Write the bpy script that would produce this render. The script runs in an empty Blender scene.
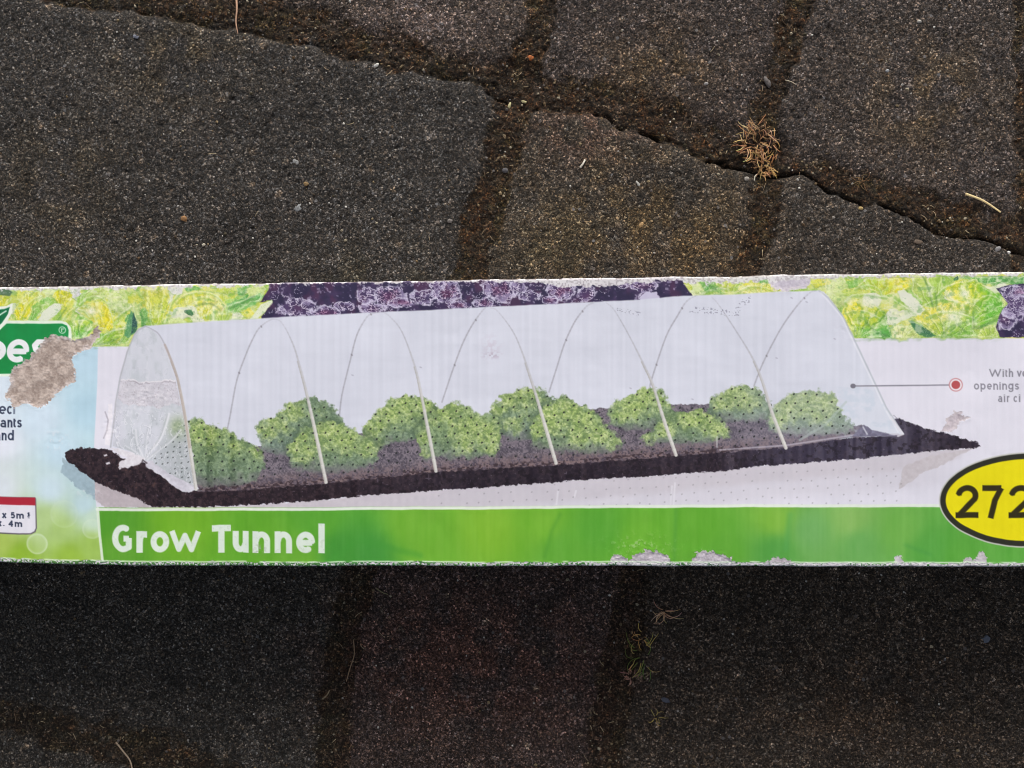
import bpy, math, random
import numpy as np
from mathutils import Vector, Matrix

random.seed(7)
SC = bpy.context.scene
COL = SC.collection
# ------------------------------------------------------------------ camera model
FPX = 26/36*1024
H, D = 0.075, 0.27                    # carton thickness, lens height above the carton face
TY, RZ = 0.04146157, -0.00944207      # tilt and roll of the hand held phone
YT, YB = 0.03841605, -0.06653989      # the two long edges of the carton face
XL, XR = -0.31, 0.29
CAM = Vector((0, 0, H+D))
cy_, sy_, cz_, sz_ = math.cos(TY), math.sin(TY), math.cos(RZ), math.sin(RZ)
ROT = np.array([[cz_, -sz_, 0], [sz_, cz_, 0], [0, 0, 1]]) @ np.array([[cy_, 0, sy_], [0, 1, 0], [-sy_, 0, cy_]])

def project(x, y, z):
    v = np.stack([x, y, np.zeros_like(x)+z-(H+D)], -1) @ ROT
    return 512+FPX*v[..., 0]/-v[..., 2], 384-FPX*v[..., 1]/-v[..., 2]

def at(px, py, z=0.0):
    v = ROT @ np.array([(px-512)/FPX, -(py-384)/FPX, -1.0])
    t = (z-(H+D))/v[2]
    return Vector((t*v[0], t*v[1], z))

GPX = (H+D)/FPX                       # metres per photo pixel on the ground

# ------------------------------------------------------------------ noise
def hsh(ix, iy, s):
    h = (ix.astype(np.int64)*374761393 + iy.astype(np.int64)*668265263 + s*1442695041) & 0xffffffff
    h = ((h ^ (h >> 13))*1274126177) & 0xffffffff
    h = ((h ^ (h >> 16))*2246822519) & 0xffffffff
    return ((h ^ (h >> 15)) & 0xffffff)/float(0xffffff)

def vn(x, y, s=0):
    ix, iy = np.floor(x), np.floor(y)
    fx, fy = x-ix, y-iy
    fx = fx*fx*fx*(fx*(fx*6-15)+10); fy = fy*fy*fy*(fy*(fy*6-15)+10)
    a, b, c, d = hsh(ix, iy, s), hsh(ix+1, iy, s), hsh(ix, iy+1, s), hsh(ix+1, iy+1, s)
    return (a*(1-fx)+b*fx)*(1-fy)+(c*(1-fx)+d*fx)*fy

def fbm(x, y, s=0, o=4):
    r = 0; a = .5; t = 0
    for k in range(o):
        r = r+a*vn(x*2**k+17.3*k, y*2**k-9.1*k, s+k); t += a; a *= .55
    return r/t

def worley(x, y, s=0):
    ix, iy = np.floor(x), np.floor(y)
    f1 = np.full(x.shape, 9.); f2 = f1.copy(); idc = np.zeros(x.shape)
    for dx in (-1, 0, 1):
        for dy in (-1, 0, 1):
            cx, cy = ix+dx, iy+dy
            d = np.hypot(cx+hsh(cx, cy, s)-x, cy+hsh(cx, cy, s+5)-y)
            near = d < f1
            f2 = np.where(near, f1, np.minimum(f2, d))
            idc = np.where(near, hsh(cx, cy, s+9), idc)
            f1 = np.minimum(f1, d)
    return f1, f2, idc

def sm(a, b, x):
    t = np.clip((x-a)/(b-a), 0, 1)
    return t*t*(3-2*t)

def lin(c):
    c = np.asarray(c, float)/255
    return np.where(c <= .04045, c/12.92, ((c+.055)/1.055)**2.4)

def interp(pts, v, k=0):
    p = np.array(pts, float)
    return np.interp(v, p[:, k], p[:, 1-k])

def polyd(x, y, pts):
    p = np.array(pts, float); n = len(p)
    d = np.full(x.shape, 1e9); ins = np.zeros(x.shape, bool)
    for i in range(n):
        a, b = p[i], p[(i+1) % n]
        e = b-a; w0, w1 = x-a[0], y-a[1]
        t = np.clip((w0*e[0]+w1*e[1])/(e@e+1e-12), 0, 1)
        d = np.minimum(d, np.hypot(w0-t*e[0], w1-t*e[1]))
        c = ((a[1] > y) != (b[1] > y)) & (x < (b[0]-a[0])*(y-a[1])/(b[1]-a[1]+1e-12)+a[0])
        ins ^= c
    return np.where(ins, -d, d)

def strokes_d(x, y, strokes, hw, round_ends=False):
    best = np.full(x.shape, 1e9)
    for st in strokes:
        p = np.array(st, float)
        closed = np.allclose(p[0], p[-1])
        for i in range(len(p)-1):
            a, b = p[i], p[i+1]; e = b-a; L = math.hypot(*e)
            if L < 1e-6: continue
            e = e/L
            t = (x-a[0])*e[0]+(y-a[1])*e[1]; q = np.abs((x-a[0])*-e[1]+(y-a[1])*e[0])
            over = np.maximum(-t, t-L)
            d = np.where(over > 0, np.hypot(q, over)-hw, q-hw)
            if not (closed or round_ends):
                if i == 0: d = np.where(t < 0, np.maximum(q-hw, -t), d)
                if i == len(p)-2: d = np.where(t > L, np.maximum(q-hw, t-L), d)
            best = np.minimum(best, d)
    return best

# ------------------------------------------------------------------ mesh helpers
def link(name, me, mat=None, parent=None):
    o = bpy.data.objects.new(name, me); COL.objects.link(o)
    if mat is not None: me.materials.append(mat)
    if parent is not None: o.parent = parent
    return o

def grid_mesh(name, co, quads, cols=None, smooth=False, extra=None):
    me = bpy.data.meshes.new(name)
    n, m = len(co), len(quads)
    me.vertices.add(n); me.vertices.foreach_set('co', np.ascontiguousarray(co, dtype=np.float32).ravel())
    me.loops.add(4*m); me.loops.foreach_set('vertex_index', np.ascontiguousarray(quads, dtype=np.int32).ravel())
    me.polygons.add(m); me.polygons.foreach_set('loop_start', np.arange(0, 4*m, 4, dtype=np.int32))
    me.polygons.foreach_set('use_smooth', np.full(m, smooth))
    me.update(calc_edges=True)
    if cols is not None:
        a = me.color_attributes.new('pigment', 'FLOAT_COLOR', 'POINT')
        c4 = np.ones((n, 4), np.float32); c4[:, :3] = cols
        a.data.foreach_set('color', c4.ravel())
    for k, v in (extra or {}).items():
        a = me.attributes.new(k, 'FLOAT', 'POINT'); a.data.foreach_set('value', np.ascontiguousarray(v, dtype=np.float32))
    return me

def sub_mesh(name, co, quads, cols, keep, extra=None):
    q = quads[keep]
    used = np.unique(q)
    re = np.full(len(co), -1, np.int64); re[used] = np.arange(len(used))
    return grid_mesh(name, co[used], re[q], cols[used], True, {k: v[used] for k, v in (extra or {}).items()})

def tag(o, label, cat, group=None, kind=None):
    o['label'] = label; o['category'] = cat
    if group: o['group'] = group
    if kind: o['kind'] = kind
    return o

class MB:
    """collects tubes and lumps, then makes one mesh"""
    def __init__(s): s.v = []; s.f = []; s.c = []
    def tube(s, pts, r0, r1, col, n=5, flat=1.0):
        pts = [Vector(p) for p in pts]; base = len(s.v); N = len(pts)
        for i, p in enumerate(pts):
            d = (pts[min(i+1, N-1)]-pts[max(i-1, 0)]).normalized()
            u = d.cross(Vector((0, 0, 1)))
            if u.length < 1e-4: u = Vector((1, 0, 0))
            u.normalize(); w = d.cross(u)
            r = r0+(r1-r0)*i/(N-1)
            for k in range(n):
                a = 2*math.pi*k/n
                s.v.append(p+u*(r*math.cos(a))+w*(r*flat*math.sin(a)))
                s.c.append(col if not isinstance(col, list) else [col[0][j]+(col[1][j]-col[0][j])*i/(N-1) for j in range(3)])
        for i in range(N-1):
            for k in range(n):
                a = base+i*n+k; b = base+i*n+(k+1) % n
                s.f.append((a, b, b+n, a+n))
        s.f.append(tuple(base+k for k in range(n))[::-1]); s.f.append(tuple(base+(N-1)*n+k for k in range(n)))
    def lump(s, c, rx, ry, rz, col, rot=0, rough=.18, seg=(8, 5), tilt=0):
        base = len(s.v); nu, nv = seg
        m = Matrix.Rotation(rot, 3, 'Z') @ Matrix.Rotation(tilt, 3, 'X')
        for j in range(nv+1):
            th = math.pi*j/nv
            for i in range(nu):
                ph = 2*math.pi*i/nu
                k = 1+random.uniform(-rough, rough)
                s.v.append(Vector(c)+m @ Vector((rx*k*math.sin(th)*math.cos(ph), ry*k*math.sin(th)*math.sin(ph), rz*k*math.cos(th))))
                q = 1+random.uniform(-.12, .12)
                s.c.append([col[0]*q, col[1]*q, col[2]*q])
        for j in range(nv):
            for i in range(nu):
                a = base+j*nu+i; b = base+j*nu+(i+1) % nu
                s.f.append((a, a+nu, b+nu, b))
    def build(s, name, mat, parent=None, smooth=True):
        me = bpy.data.meshes.new(name); me.from_pydata(s.v, [], s.f)
        a = me.color_attributes.new('pigment', 'FLOAT_COLOR', 'POINT')
        a.data.foreach_set('color', np.array([[*c[:3], 1] for c in s.c], np.float32).ravel())
        me.polygons.foreach_set('use_smooth', np.full(len(me.polygons), smooth)); me.update()
        return link(name, me, mat, parent)

# ------------------------------------------------------------------ materials
def new_mat(name):
    m = bpy.data.materials.new(name); m.use_nodes = True
    nt = m.node_tree; b = nt.nodes['Principled BSDF']
    return m, nt, b

def N(nt, typ, **kw):
    n = nt.nodes.new(typ)
    for k, v in kw.items():
        if k.startswith('_'): n.inputs[k[1:].replace('_', ' ')].default_value = v
        else: setattr(n, k, v)
    return n

def math_(nt, op, a, b=None, clamp=False):
    n = nt.nodes.new('ShaderNodeMath'); n.operation = op; n.use_clamp = clamp
    for i, v in enumerate((a, b)):
        if v is None: continue
        if isinstance(v, (int, float)): n.inputs[i].default_value = v
        else: nt.links.new(v, n.inputs[i])
    return n.outputs[0]

def mix_(nt, mode, fac, a, b):
    n = nt.nodes.new('ShaderNodeMix'); n.data_type = 'RGBA'; n.blend_type = mode
    for i, v in ((0, fac), (6, a), (7, b)):
        if isinstance(v, (int, float)): n.inputs[i].default_value = v
        elif isinstance(v, tuple): n.inputs[i].default_value = (*v, 1)
        else: nt.links.new(v, n.inputs[i])
    return n.outputs[2]

def ramp_(nt, fac, stops, mode='LINEAR'):
    n = nt.nodes.new('ShaderNodeValToRGB'); n.color_ramp.interpolation = mode
    el = n.color_ramp.elements
    while len(el) < len(stops): el.new(.5)
    for e, (p, c) in zip(el, stops):
        e.position = p; e.color = (*c, 1) if isinstance(c, tuple) else (c, c, c, 1)
    nt.links.new(fac, n.inputs[0])
    return n.outputs[0]

def coords(nt, scale):
    tc = nt.nodes.new('ShaderNodeTexCoord'); m = nt.nodes.new('ShaderNodeVectorMath'); m.operation = 'SCALE'
    nt.links.new(tc.outputs['Object'], m.inputs[0]); m.inputs[3].default_value = scale
    return m.outputs[0]

def print_material():
    """coated carton: printed ink on board, faint flutes and paper tooth"""
    m, nt, b = new_mat('printed_carton_board')
    at_ = N(nt, 'ShaderNodeAttribute', attribute_name='pigment')
    bare = N(nt, 'ShaderNodeAttribute', attribute_name='bare')
    mm = coords(nt, 1000)
    n1 = N(nt, 'ShaderNodeTexNoise', _Scale=2.2, _Detail=3.0); nt.links.new(mm, n1.inputs['Vector'])
    n2 = N(nt, 'ShaderNodeTexNoise', _Scale=.035, _Detail=4.0); nt.links.new(mm, n2.inputs['Vector'])
    g = math_(nt, 'MULTIPLY_ADD', n2.outputs[0], .10); nt.nodes[-1].inputs[2].default_value = .95
    g2 = math_(nt, 'MULTIPLY_ADD', n1.outputs[0], .05); nt.nodes[-1].inputs[2].default_value = .975
    c = mix_(nt, 'MULTIPLY', 1.0, at_.outputs['Color'], math_(nt, 'MULTIPLY', g, g2))
    nt.links.new(c, b.inputs['Base Color'])
    r = math_(nt, 'MULTIPLY_ADD', bare.outputs['Fac'], .38); nt.nodes[-1].inputs[2].default_value = .5
    nt.links.new(r, b.inputs['Roughness'])
    bp = N(nt, 'ShaderNodeBump', _Strength=.25, _Distance=.00015)
    nt.links.new(n1.outputs[0], bp.inputs['Height']); nt.links.new(bp.outputs[0], b.inputs['Normal'])
    b.inputs['Specular IOR Level'].default_value = .3
    return m

def board_material():
    m, nt, b = new_mat('carton_board')
    mm = coords(nt, 1000)
    n1 = N(nt, 'ShaderNodeTexNoise', _Scale=.8, _Detail=6.0); nt.links.new(mm, n1.inputs['Vector'])
    c = ramp_(nt, n1.outputs[0], [(.3, (.36, .35, .36)), (.7, (.55, .54, .56))])
    nt.links.new(c, b.inputs['Base Color']); b.inputs['Roughness'].default_value = .8
    return m

def bits_material(rough=.8, spec=.3, sheen=0.0):
    m, nt, b = new_mat('dry_plant_and_stone_bits')
    at_ = N(nt, 'ShaderNodeAttribute', attribute_name='pigment')
    mm = coords(nt, 1000)
    n1 = N(nt, 'ShaderNodeTexNoise', _Scale=3.0, _Detail=4.0); nt.links.new(mm, n1.inputs['Vector'])
    k = ramp_(nt, n1.outputs[0], [(.3, .65), (.7, 1.25)])
    nt.links.new(mix_(nt, 'MULTIPLY', 1.0, at_.outputs['Color'], k), b.inputs['Base Color'])
    b.inputs['Roughness'].default_value = rough; b.inputs['Specular IOR Level'].default_value = spec
    return m

def paving_material():
    m, nt, b = new_mat('weathered_concrete_paving')
    at_ = N(nt, 'ShaderNodeAttribute', attribute_name='pigment')
    moss = N(nt, 'ShaderNodeAttribute', attribute_name='moss')
    mm = coords(nt, 1000)
    def vor(scale, rnd=1.0):
        v = N(nt, 'ShaderNodeTexVoronoi', _Scale=scale, _Randomness=rnd); nt.links.new(mm, v.inputs['Vector'])
        s = nt.nodes.new('ShaderNodeSeparateColor'); nt.links.new(v.outputs['Color'], s.inputs[0])
        return v.outputs['Distance'], s.outputs
    # warp so that grains are not round
    d1, c1 = vor(1.25)
    d2, c2 = vor(2.6)
    d3, c3 = vor(.33)
    k1 = ramp_(nt, c1[0], [(0, .30), (.3, .55), (.55, .85), (.78, 1.25), (.92, 2.0), (.985, 4.2)])
    k2 = ramp_(nt, c2[0], [(0, .36), (.4, .75), (.75, 1.2), (.95, 2.2)])
    n1 = N(nt, 'ShaderNodeTexNoise', _Scale=.12, _Detail=5.0, _Roughness=.6); nt.links.new(mm, n1.inputs['Vector'])
    k3 = ramp_(nt, n1.outputs[0], [(.28, .72), (.72, 1.3)])
    hue = mix_(nt, 'MIX', c1[1], (1.22, 1.0, .78), (.85, .98, 1.15))
    c = mix_(nt, 'MULTIPLY', 1.0, at_.outputs['Color'], k1)
    c = mix_(nt, 'MULTIPLY', 1.0, c, k2)
    c = mix_(nt, 'MULTIPLY', 1.0, c, k3)
    c = mix_(nt, 'MULTIPLY', .6, c, hue)
    # scattered bigger pale aggregate
    big = math_(nt, 'MULTIPLY', math_(nt, 'GREATER_THAN', c3[0], .93), math_(nt, 'LESS_THAN', d3, .26))
    big = math_(nt, 'MULTIPLY', big, math_(nt, 'SUBTRACT', 1.0, moss.outputs['Fac'], True))
    agg = mix_(nt, 'MIX', c3[1], (.16, .11, .075), (.20, .20, .21))
    c = mix_(nt, 'MIX', math_(nt, 'MULTIPLY', big, .55), c, agg)
    # mossy fill: rust and olive crumbs
    n2 = N(nt, 'ShaderNodeTexNoise', _Scale=.45, _Detail=4.0); nt.links.new(mm, n2.inputs['Vector'])
    mc = mix_(nt, 'MIX', ramp_(nt, n2.outputs[0], [(.38, 0.0), (.62, 1.0)]), (1.3, .98, .66), (.8, .84, .64))
    c = mix_(nt, 'MULTIPLY', math_(nt, 'MULTIPLY', moss.outputs['Fac'], .7), c, mc)
    nt.links.new(c, b.inputs['Base Color'])
    b.inputs['Roughness'].default_value = .88; b.inputs['Specular IOR Level'].default_value = .22
    h = math_(nt, 'ADD', math_(nt, 'MULTIPLY', c1[2], .6), math_(nt, 'MULTIPLY', c2[2], .4))
    h = math_(nt, 'SUBTRACT', h, math_(nt, 'MULTIPLY', d1, .9))
    bp = N(nt, 'ShaderNodeBump', _Strength=.55, _Distance=.0005)
    nt.links.new(h, bp.inputs['Height']); nt.links.new(bp.outputs[0], b.inputs['Normal'])
    return m

M_PRINT, M_BOARD, M_BITS, M_PAVE = print_material(), board_material(), bits_material(), paving_material()

# ------------------------------------------------------------------ paving
def grow(a, b, step, lo, hi):
    mid = np.arange(a, b, step)
    up = []; x = mid[-1]; s = step
    while x < hi: s *= 1.16; x += s; up.append(x)
    dn = []; x = mid[0]; s = step
    while x > lo: s *= 1.16; x -= s; dn.append(x)
    return np.array(dn[::-1]+list(mid)+up)

JOINTS = [   # centre line in the picture's own grid, half width (px), crack side strength
    dict(p=[(-900, -270), (-300, -105), (0, -28), (130, -8), (215, 6), (260, 15), (330, 35), (400, 56), (470, 73), (520, 90), (590, 104), (650, 117), (700, 138), (760, 160), (800, 166), (850, 186), (900, 204), (950, 219), (1024, 237), (1300, 318), (1900, 500)],
         w=[(-900, 17), (200, 20), (300, 19), (400, 13), (470, 12), (520, 17), (590, 13), (650, 17), (720, 19), (770, 16), (800, 10), (860, 12), (950, 15), (1024, 15), (1900, 16)], ax=0, crack=1.0),
    dict(p=[(600, -500), (556, -60), (545, 0), (540, 30), (525, 62), (515, 90), (510, 130), (502, 170), (490, 205), (479, 240), (468, 285), (420, 440), (360, 570), (345, 640), (338, 700), (326, 800), (290, 1200)],
         w=[(-500, 11), (0, 11), (60, 14), (100, 17), (170, 17), (285, 16), (440, 16), (600, 15), (700, 15), (1200, 15)], ax=1, crack=.25),
    dict(p=[(870, -500), (812, -60), (800, 0), (790, 40), (776, 80), (766, 125), (768, 165), (772, 190), (764, 225), (750, 275), (700, 430), (636, 560), (625, 640), (612, 700), (603, 800), (560, 1200)],
         w=[(-500, 11), (0, 12), (80, 12), (165, 12), (225, 12), (275, 12), (560, 16), (700, 16), (1200, 16)], ax=1, crack=.35),
    dict(p=[(1090, -500), (1026, -40), (1021, 20), (1022, 80), (1019, 120), (1024, 165), (1028, 230), (1010, 290), (960, 450), (940, 900), (900, 1200)],
         w=[(-500, 9), (0, 6), (30, 7), (60, 2), (100, 3), (130, 8), (170, 6), (230, 5), (290, 3), (430, 1), (1200, 1)], ax=1, crack=.3, end=300),
    dict(p=[(-900, 560), (-300, 655), (0, 715), (60, 730), (150, 758), (240, 790), (500, 880), (900, 1010), (1900, 1400)],
         w=[(-900, 14), (0, 16), (150, 20), (1900, 16)], ax=0, crack=.3),
]
def joint_fields(X, Y):
    moss = np.zeros(X.shape); z = np.zeros(X.shape); dark = np.zeros(X.shape)
    wx = X+7*(fbm(X/26, Y/26, 3, 2)-.5)*2+2.4*(fbm(X/7, Y/7, 4, 3)-.5); wy = Y+7*(fbm(X/26, Y/26, 8, 2)-.5)*2+2.4*(fbm(X/7, Y/7, 9, 3)-.5)
    for j in JOINTS:
        if j['ax'] == 0:
            s = wy-np.interp(wx, *np.array(j['p'], float).T); hw = np.interp(wx, *np.array(j['w'], float).T)
        else:
            p = np.array(j['p'], float)
            s = wx-np.interp(wy, p[:, 1], p[:, 0]); hw = np.interp(wy, *np.array(j['w'], float).T)
            if j['p'][3][0] < 800 or True: pass
        up_soft = 20 if j['ax'] == 0 else 11
        prof = np.minimum(sm(-hw-up_soft, -hw+up_soft*.5, s), sm(hw+5, hw-4, s))
        ragged = (fbm(X/5, Y/5, 17, 4)-.5)*1.3+(fbm(X/22, Y/22, 19, 3)-.5)*1.3
        mk = sm(.15, .95, prof+ragged*(prof > .01))*sm(0, .25, prof)*(1-.25*sm(520, 570, Y))  # moss tint weakened below the carton, painting in how its shade hides joints
        fade = sm(j['end']+40, j['end'], Y) if 'end' in j else 1.0
        mk = mk*fade; prof = prof*fade
        z -= 2.6*GPX*prof
        z -= (1.2*GPX*np.exp(-((s-hw-2)/6)**2) + 1.0*GPX*np.exp(-((s+hw+2)/9)**2))*fade
        wob = s-hw+.5+(fbm(X/5, Y/5, 43, 2)-.5)*2.5
        ck = np.exp(-(wob/1.4)**2)*j['crack']*(.35+.65*sm(430, 600, X))*fade*sm(.36, .6, fbm(X/24, Y/24, 41, 3))
        z -= 6*GPX*ck
        dark = np.maximum(dark, .55*sm(13, 2, np.abs(s-hw+3))*prof*j['crack']*sm(.3, .6, fbm(X/9, Y/9, 47, 3)))
        dark = np.maximum(dark, ck)
        moss = np.maximum(moss, mk)
    return np.clip(moss, 0, 1), z, dark

def build_paving():
    fine = 1.25*GPX
    gx = grow(-0.285, 0.245, fine, -1.6, 1.6); gy = grow(-0.205, 0.20, fine, -1.4, 1.6)
    WX, WY = np.meshgrid(gx, gy)
    X, Y = project(WX, WY, 0.0)
    X = X.ravel(); Y = Y.ravel()
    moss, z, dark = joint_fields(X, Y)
    # micro relief
    edge = fbm(X/5, Y/5, 21, 3)-.5
    z = z+(fbm(X/2.6, Y/2.6, 5, 2)-.5)*1.5*GPX*(1+.9*moss) + (fbm(X/40, Y/40, 6, 3)-.5)*3*GPX
    z = z+edge*2.2*GPX*moss
    pit = fbm(X/7, Y/7, 77, 2)
    z = z-sm(.76, .86, pit)*1.2*GPX*(1-moss)
    # colour of each stone
    c = np.zeros((len(X), 3)); c[:] = lin([54, 50, 48])
    def patch(cx, cy, rx, ry, col, k=1.0, sd=1):
        w = np.exp(-(((X-cx)/rx)**2+((Y-cy)/ry)**2)) * sm(.3, .65, fbm(X/22, Y/22, sd, 4))*k
        w = np.clip(w*1.4, 0, 1)[:, None]
        c[:] = c*(1-w)+lin(col)*w
    # big stones: left grey, middle brown grey, right warm grey, upper row purplish
    jb = interp([(600, -500), (545, 0), (515, 90), (490, 205), (468, 285), (345, 640), (290, 1200)], Y, 1)
    ja = interp(JOINTS[0]['p'], X)
    jc = interp([(870, -500), (800, 0), (768, 165), (750, 275), (625, 640), (560, 1200)], Y, 1)
    def region(m, col, k=.9):
        w = (m*k)[:, None]; c[:] = c*(1-w)+lin(col)*w
    left, mid, right = sm(4, -4, X-jb), sm(-4, 4, X-jb)*sm(4, -4, X-jc), sm(-4, 4, X-jc)
    below = sm(-3, 3, Y-ja); above = 1-below
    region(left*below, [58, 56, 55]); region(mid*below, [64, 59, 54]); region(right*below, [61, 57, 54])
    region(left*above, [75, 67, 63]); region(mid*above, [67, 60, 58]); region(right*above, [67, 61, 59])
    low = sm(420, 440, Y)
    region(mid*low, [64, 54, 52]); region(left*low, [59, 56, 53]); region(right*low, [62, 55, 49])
    patch(640, 220, 110, 70, [80, 68, 50], .7, 31); patch(590, 130, 60, 30, [86, 70, 62], .8, 33)
    patch(720, 260, 50, 40, [78, 65, 46], .8, 35); patch(560, 250, 50, 40, [76, 68, 52], .6, 37)
    patch(180, 60, 60, 40, [74, 66, 52], .6, 39); patch(60, 180, 60, 60, [66, 60, 50], .6, 43)
    patch(420, 20, 60, 30, [92, 82, 80], .8, 45); patch(660, 70, 60, 40, [78, 66, 52], .8, 47)
    patch(930, 100, 70, 60, [82, 70, 54], .6, 49); patch(470, 660, 130, 70, [84, 62, 56], .8, 51)
    patch(860, 700, 120, 60, [72, 60, 50], .7, 53); patch(380, 280, 60, 30, [66, 62, 52], .6, 55)
    # lichen freckles
    f1, f2, idc = worley(X/26, Y/26, 91)
    fr = (idc > .86)*sm(.16, .05, f1+.2*(fbm(X/4, Y/4, 3, 2)-.5))*.55
    fr = (fr*(1-moss))[:, None]; c = c*(1-fr)+lin([112, 100, 88])*fr
    k = ((.46+.34*fbm(X/60, Y/60, 15, 4)+.36*fbm(X/14, Y/14, 16, 3))*1.12*(1+.22*sm(500, 560, Y)))[:, None]; c = c*k*np.array([1.02, 1.0, .95])  # tone raised below the carton, painting its cast shade lighter
    # mossy joint fill
    mcol = lin([42, 33, 25])*(0.4+1.1*fbm(X/9, Y/9, 61, 3))[:, None]
    ol = (sm(.5, .75, fbm(X/20, Y/20, 63, 3))*.6)[:, None]
    mcol = mcol*(1-ol)+lin([52, 46, 28])*ol
    rust = (sm(.55, .75, fbm(X/14+9, Y/14, 65, 3))*.7)[:, None]
    mcol = mcol*(1-rust)+lin([60, 42, 26])*rust
    m2 = np.clip(moss*(.65+.5*fbm(X/8, Y/8, 67, 3)), 0, 1)[:, None]
    # moss creeping a little on to the stones near the joints
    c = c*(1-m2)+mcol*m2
    c = c*(1-.55*np.clip(dark, 0, 1))[:, None]
    co = np.stack([WX.ravel(), WY.ravel(), z], -1)
    ny, nx = WX.shape
    i = np.arange(ny-1)[:, None]*nx+np.arange(nx-1)[None]
    quads = np.stack([i, i+1, i+nx+1, i+nx], -1).reshape(-1, 4)
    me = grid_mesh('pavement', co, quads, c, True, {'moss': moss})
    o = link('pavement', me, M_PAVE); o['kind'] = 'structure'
    o['label'] = 'dark weathered concrete paving stones with mossy brown joints'; o['category'] = 'pavement'
    return o
build_paving()

# ------------------------------------------------------------------ carton: the printed face
gx = np.concatenate([np.linspace(XL, at(-14, 420, H).x, 90)[:-1], np.arange(at(-14, 420, H).x, at(1037, 420, H).x, .56*D/FPX), np.linspace(at(1037, 420, H).x, XR, 90)[1:]])
gy = np.linspace(YT, YB, 540)
WX, WY = np.meshgrid(gx, gy)
NY, NX = WX.shape
PX, PY = project(WX, WY, H)
X = PX.ravel().copy(); Y = PY.ravel().copy()
YTOP = np.repeat(PY[0][None], NY, 0).ravel(); YBOT = np.repeat(PY[-1][None], NY, 0).ravel()
C = np.zeros((len(X), 3)); LAB = np.zeros(len(X), np.int32); ZD = np.zeros(len(X)); BARE = np.zeros(len(X))
LABELS = ['printed_panel']
def lab(name):
    LABELS.append(name); return len(LABELS)-1
PAPER = np.array([221, 219, 231.])
C[:] = PAPER

def win(x0, y0, x1, y1, pad=3):
    return np.nonzero((X > x0-pad) & (X < x1+pad) & (Y > y0-pad) & (Y < y1+pad))[0]

def paint(idx, a, col, label=None, thr=.5):
    a = np.clip(a, 0, 1); col = np.asarray(col, float)
    C[idx] = C[idx]*(1-a)[:, None]+col*a[:, None]
    if label is not None: LAB[idx[a > thr]] = label

def fill(pts, col, label=None, aa=.7, jit=0, jsc=4, k=1.0, seed=0):
    p = np.array(pts, float); idx = win(p[:, 0].min(), p[:, 1].min(), p[:, 0].max(), p[:, 1].max(), 3+jit)
    x, y = X[idx], Y[idx]
    d = polyd(x+(fbm(x/jsc, y/jsc, seed+1, 3)-.5)*2*jit if jit else x, y+(fbm(x/jsc, y/jsc, seed+2, 3)-.5)*2*jit if jit else y, pts)
    a = sm(aa, -aa, d)*k
    paint(idx, a, col(x, y) if callable(col) else col, label, .5*k)
    return idx, a

def stroke(pts, hw, col, label=None, aa=.6, k=1.0, rnd=True):
    p = np.array(pts, float); idx = win(p[:, 0].min()-hw, p[:, 1].min()-hw, p[:, 0].max()+hw, p[:, 1].max()+hw)
    d = strokes_d(X[idx], Y[idx], [pts], hw, rnd)
    a = sm(aa, -aa, d)*k
    paint(idx, a, col, label, .5*k)

def mixc(a, b, t):
    return np.asarray(a, float)*(1-t)[:, None]+np.asarray(b, float)*t[:, None]

def rbf(x, y, anchors, s):
    w = 0; c = 0
    for ax, ay, col in anchors:
        k = 1/(((x-ax)**2+(y-ay)**2)/s**2+.02)**1.6
        w = w+k; c = c+k[:, None]*np.array(col, float)
    return c/w[:, None]

# --- left info panel
L_INFO = lab('info_panel')
def info_col(x, y):
    c = rbf(x, y, [(-200, 360, (226, 228, 240)), (-200, 480, (228, 230, 240)), (-200, 550, (150, 185, 60)), (-60, 420, (224, 228, 240)), (0, 380, (214, 226, 238)), (0, 440, (224, 228, 240)), (0, 490, (222, 230, 238)), (40, 420, (205, 222, 236)),
        (85, 360, (186, 213, 229)), (88, 410, (180, 210, 226)), (60, 450, (196, 220, 234)), (88, 470, (184, 212, 227)), (50, 490, (202, 222, 232)), (85, 505, (188, 213, 220)),
        (0, 545, (165, 190, 90)), (20, 560, (140, 178, 52)), (60, 530, (170, 200, 120)), (45, 520, (178, 204, 140)), (70, 558, (148, 184, 66)), (92, 545, (158, 192, 92)), (94, 520, (196, 220, 200)), (0, 515, (205, 215, 200))], 22)
    t = (fbm(x/14, y/14, 4, 3)-.5)*14
    return c+t[:, None]
fill([(-330-600, 330), (97.5, 340), (97, 380), (94.5, 440), (94, 480), (96.5, 512), (102, 572), (-930, 572)], info_col, L_INFO)
for bx, by, br, k in ((37, 546, 10.5, .45), (92, 530, 10, .3), (64, 515, 14, .15), (20, 528, 9, .12)):
    idx = win(bx-br, by-br, bx+br, by+br); d = np.hypot(X[idx]-bx, Y[idx]-by)-br
    paint(idx, sm(.8, -.8, d)*k*(.6+.8*sm(-3, 0, d)), (214, 228, 205))

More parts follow.
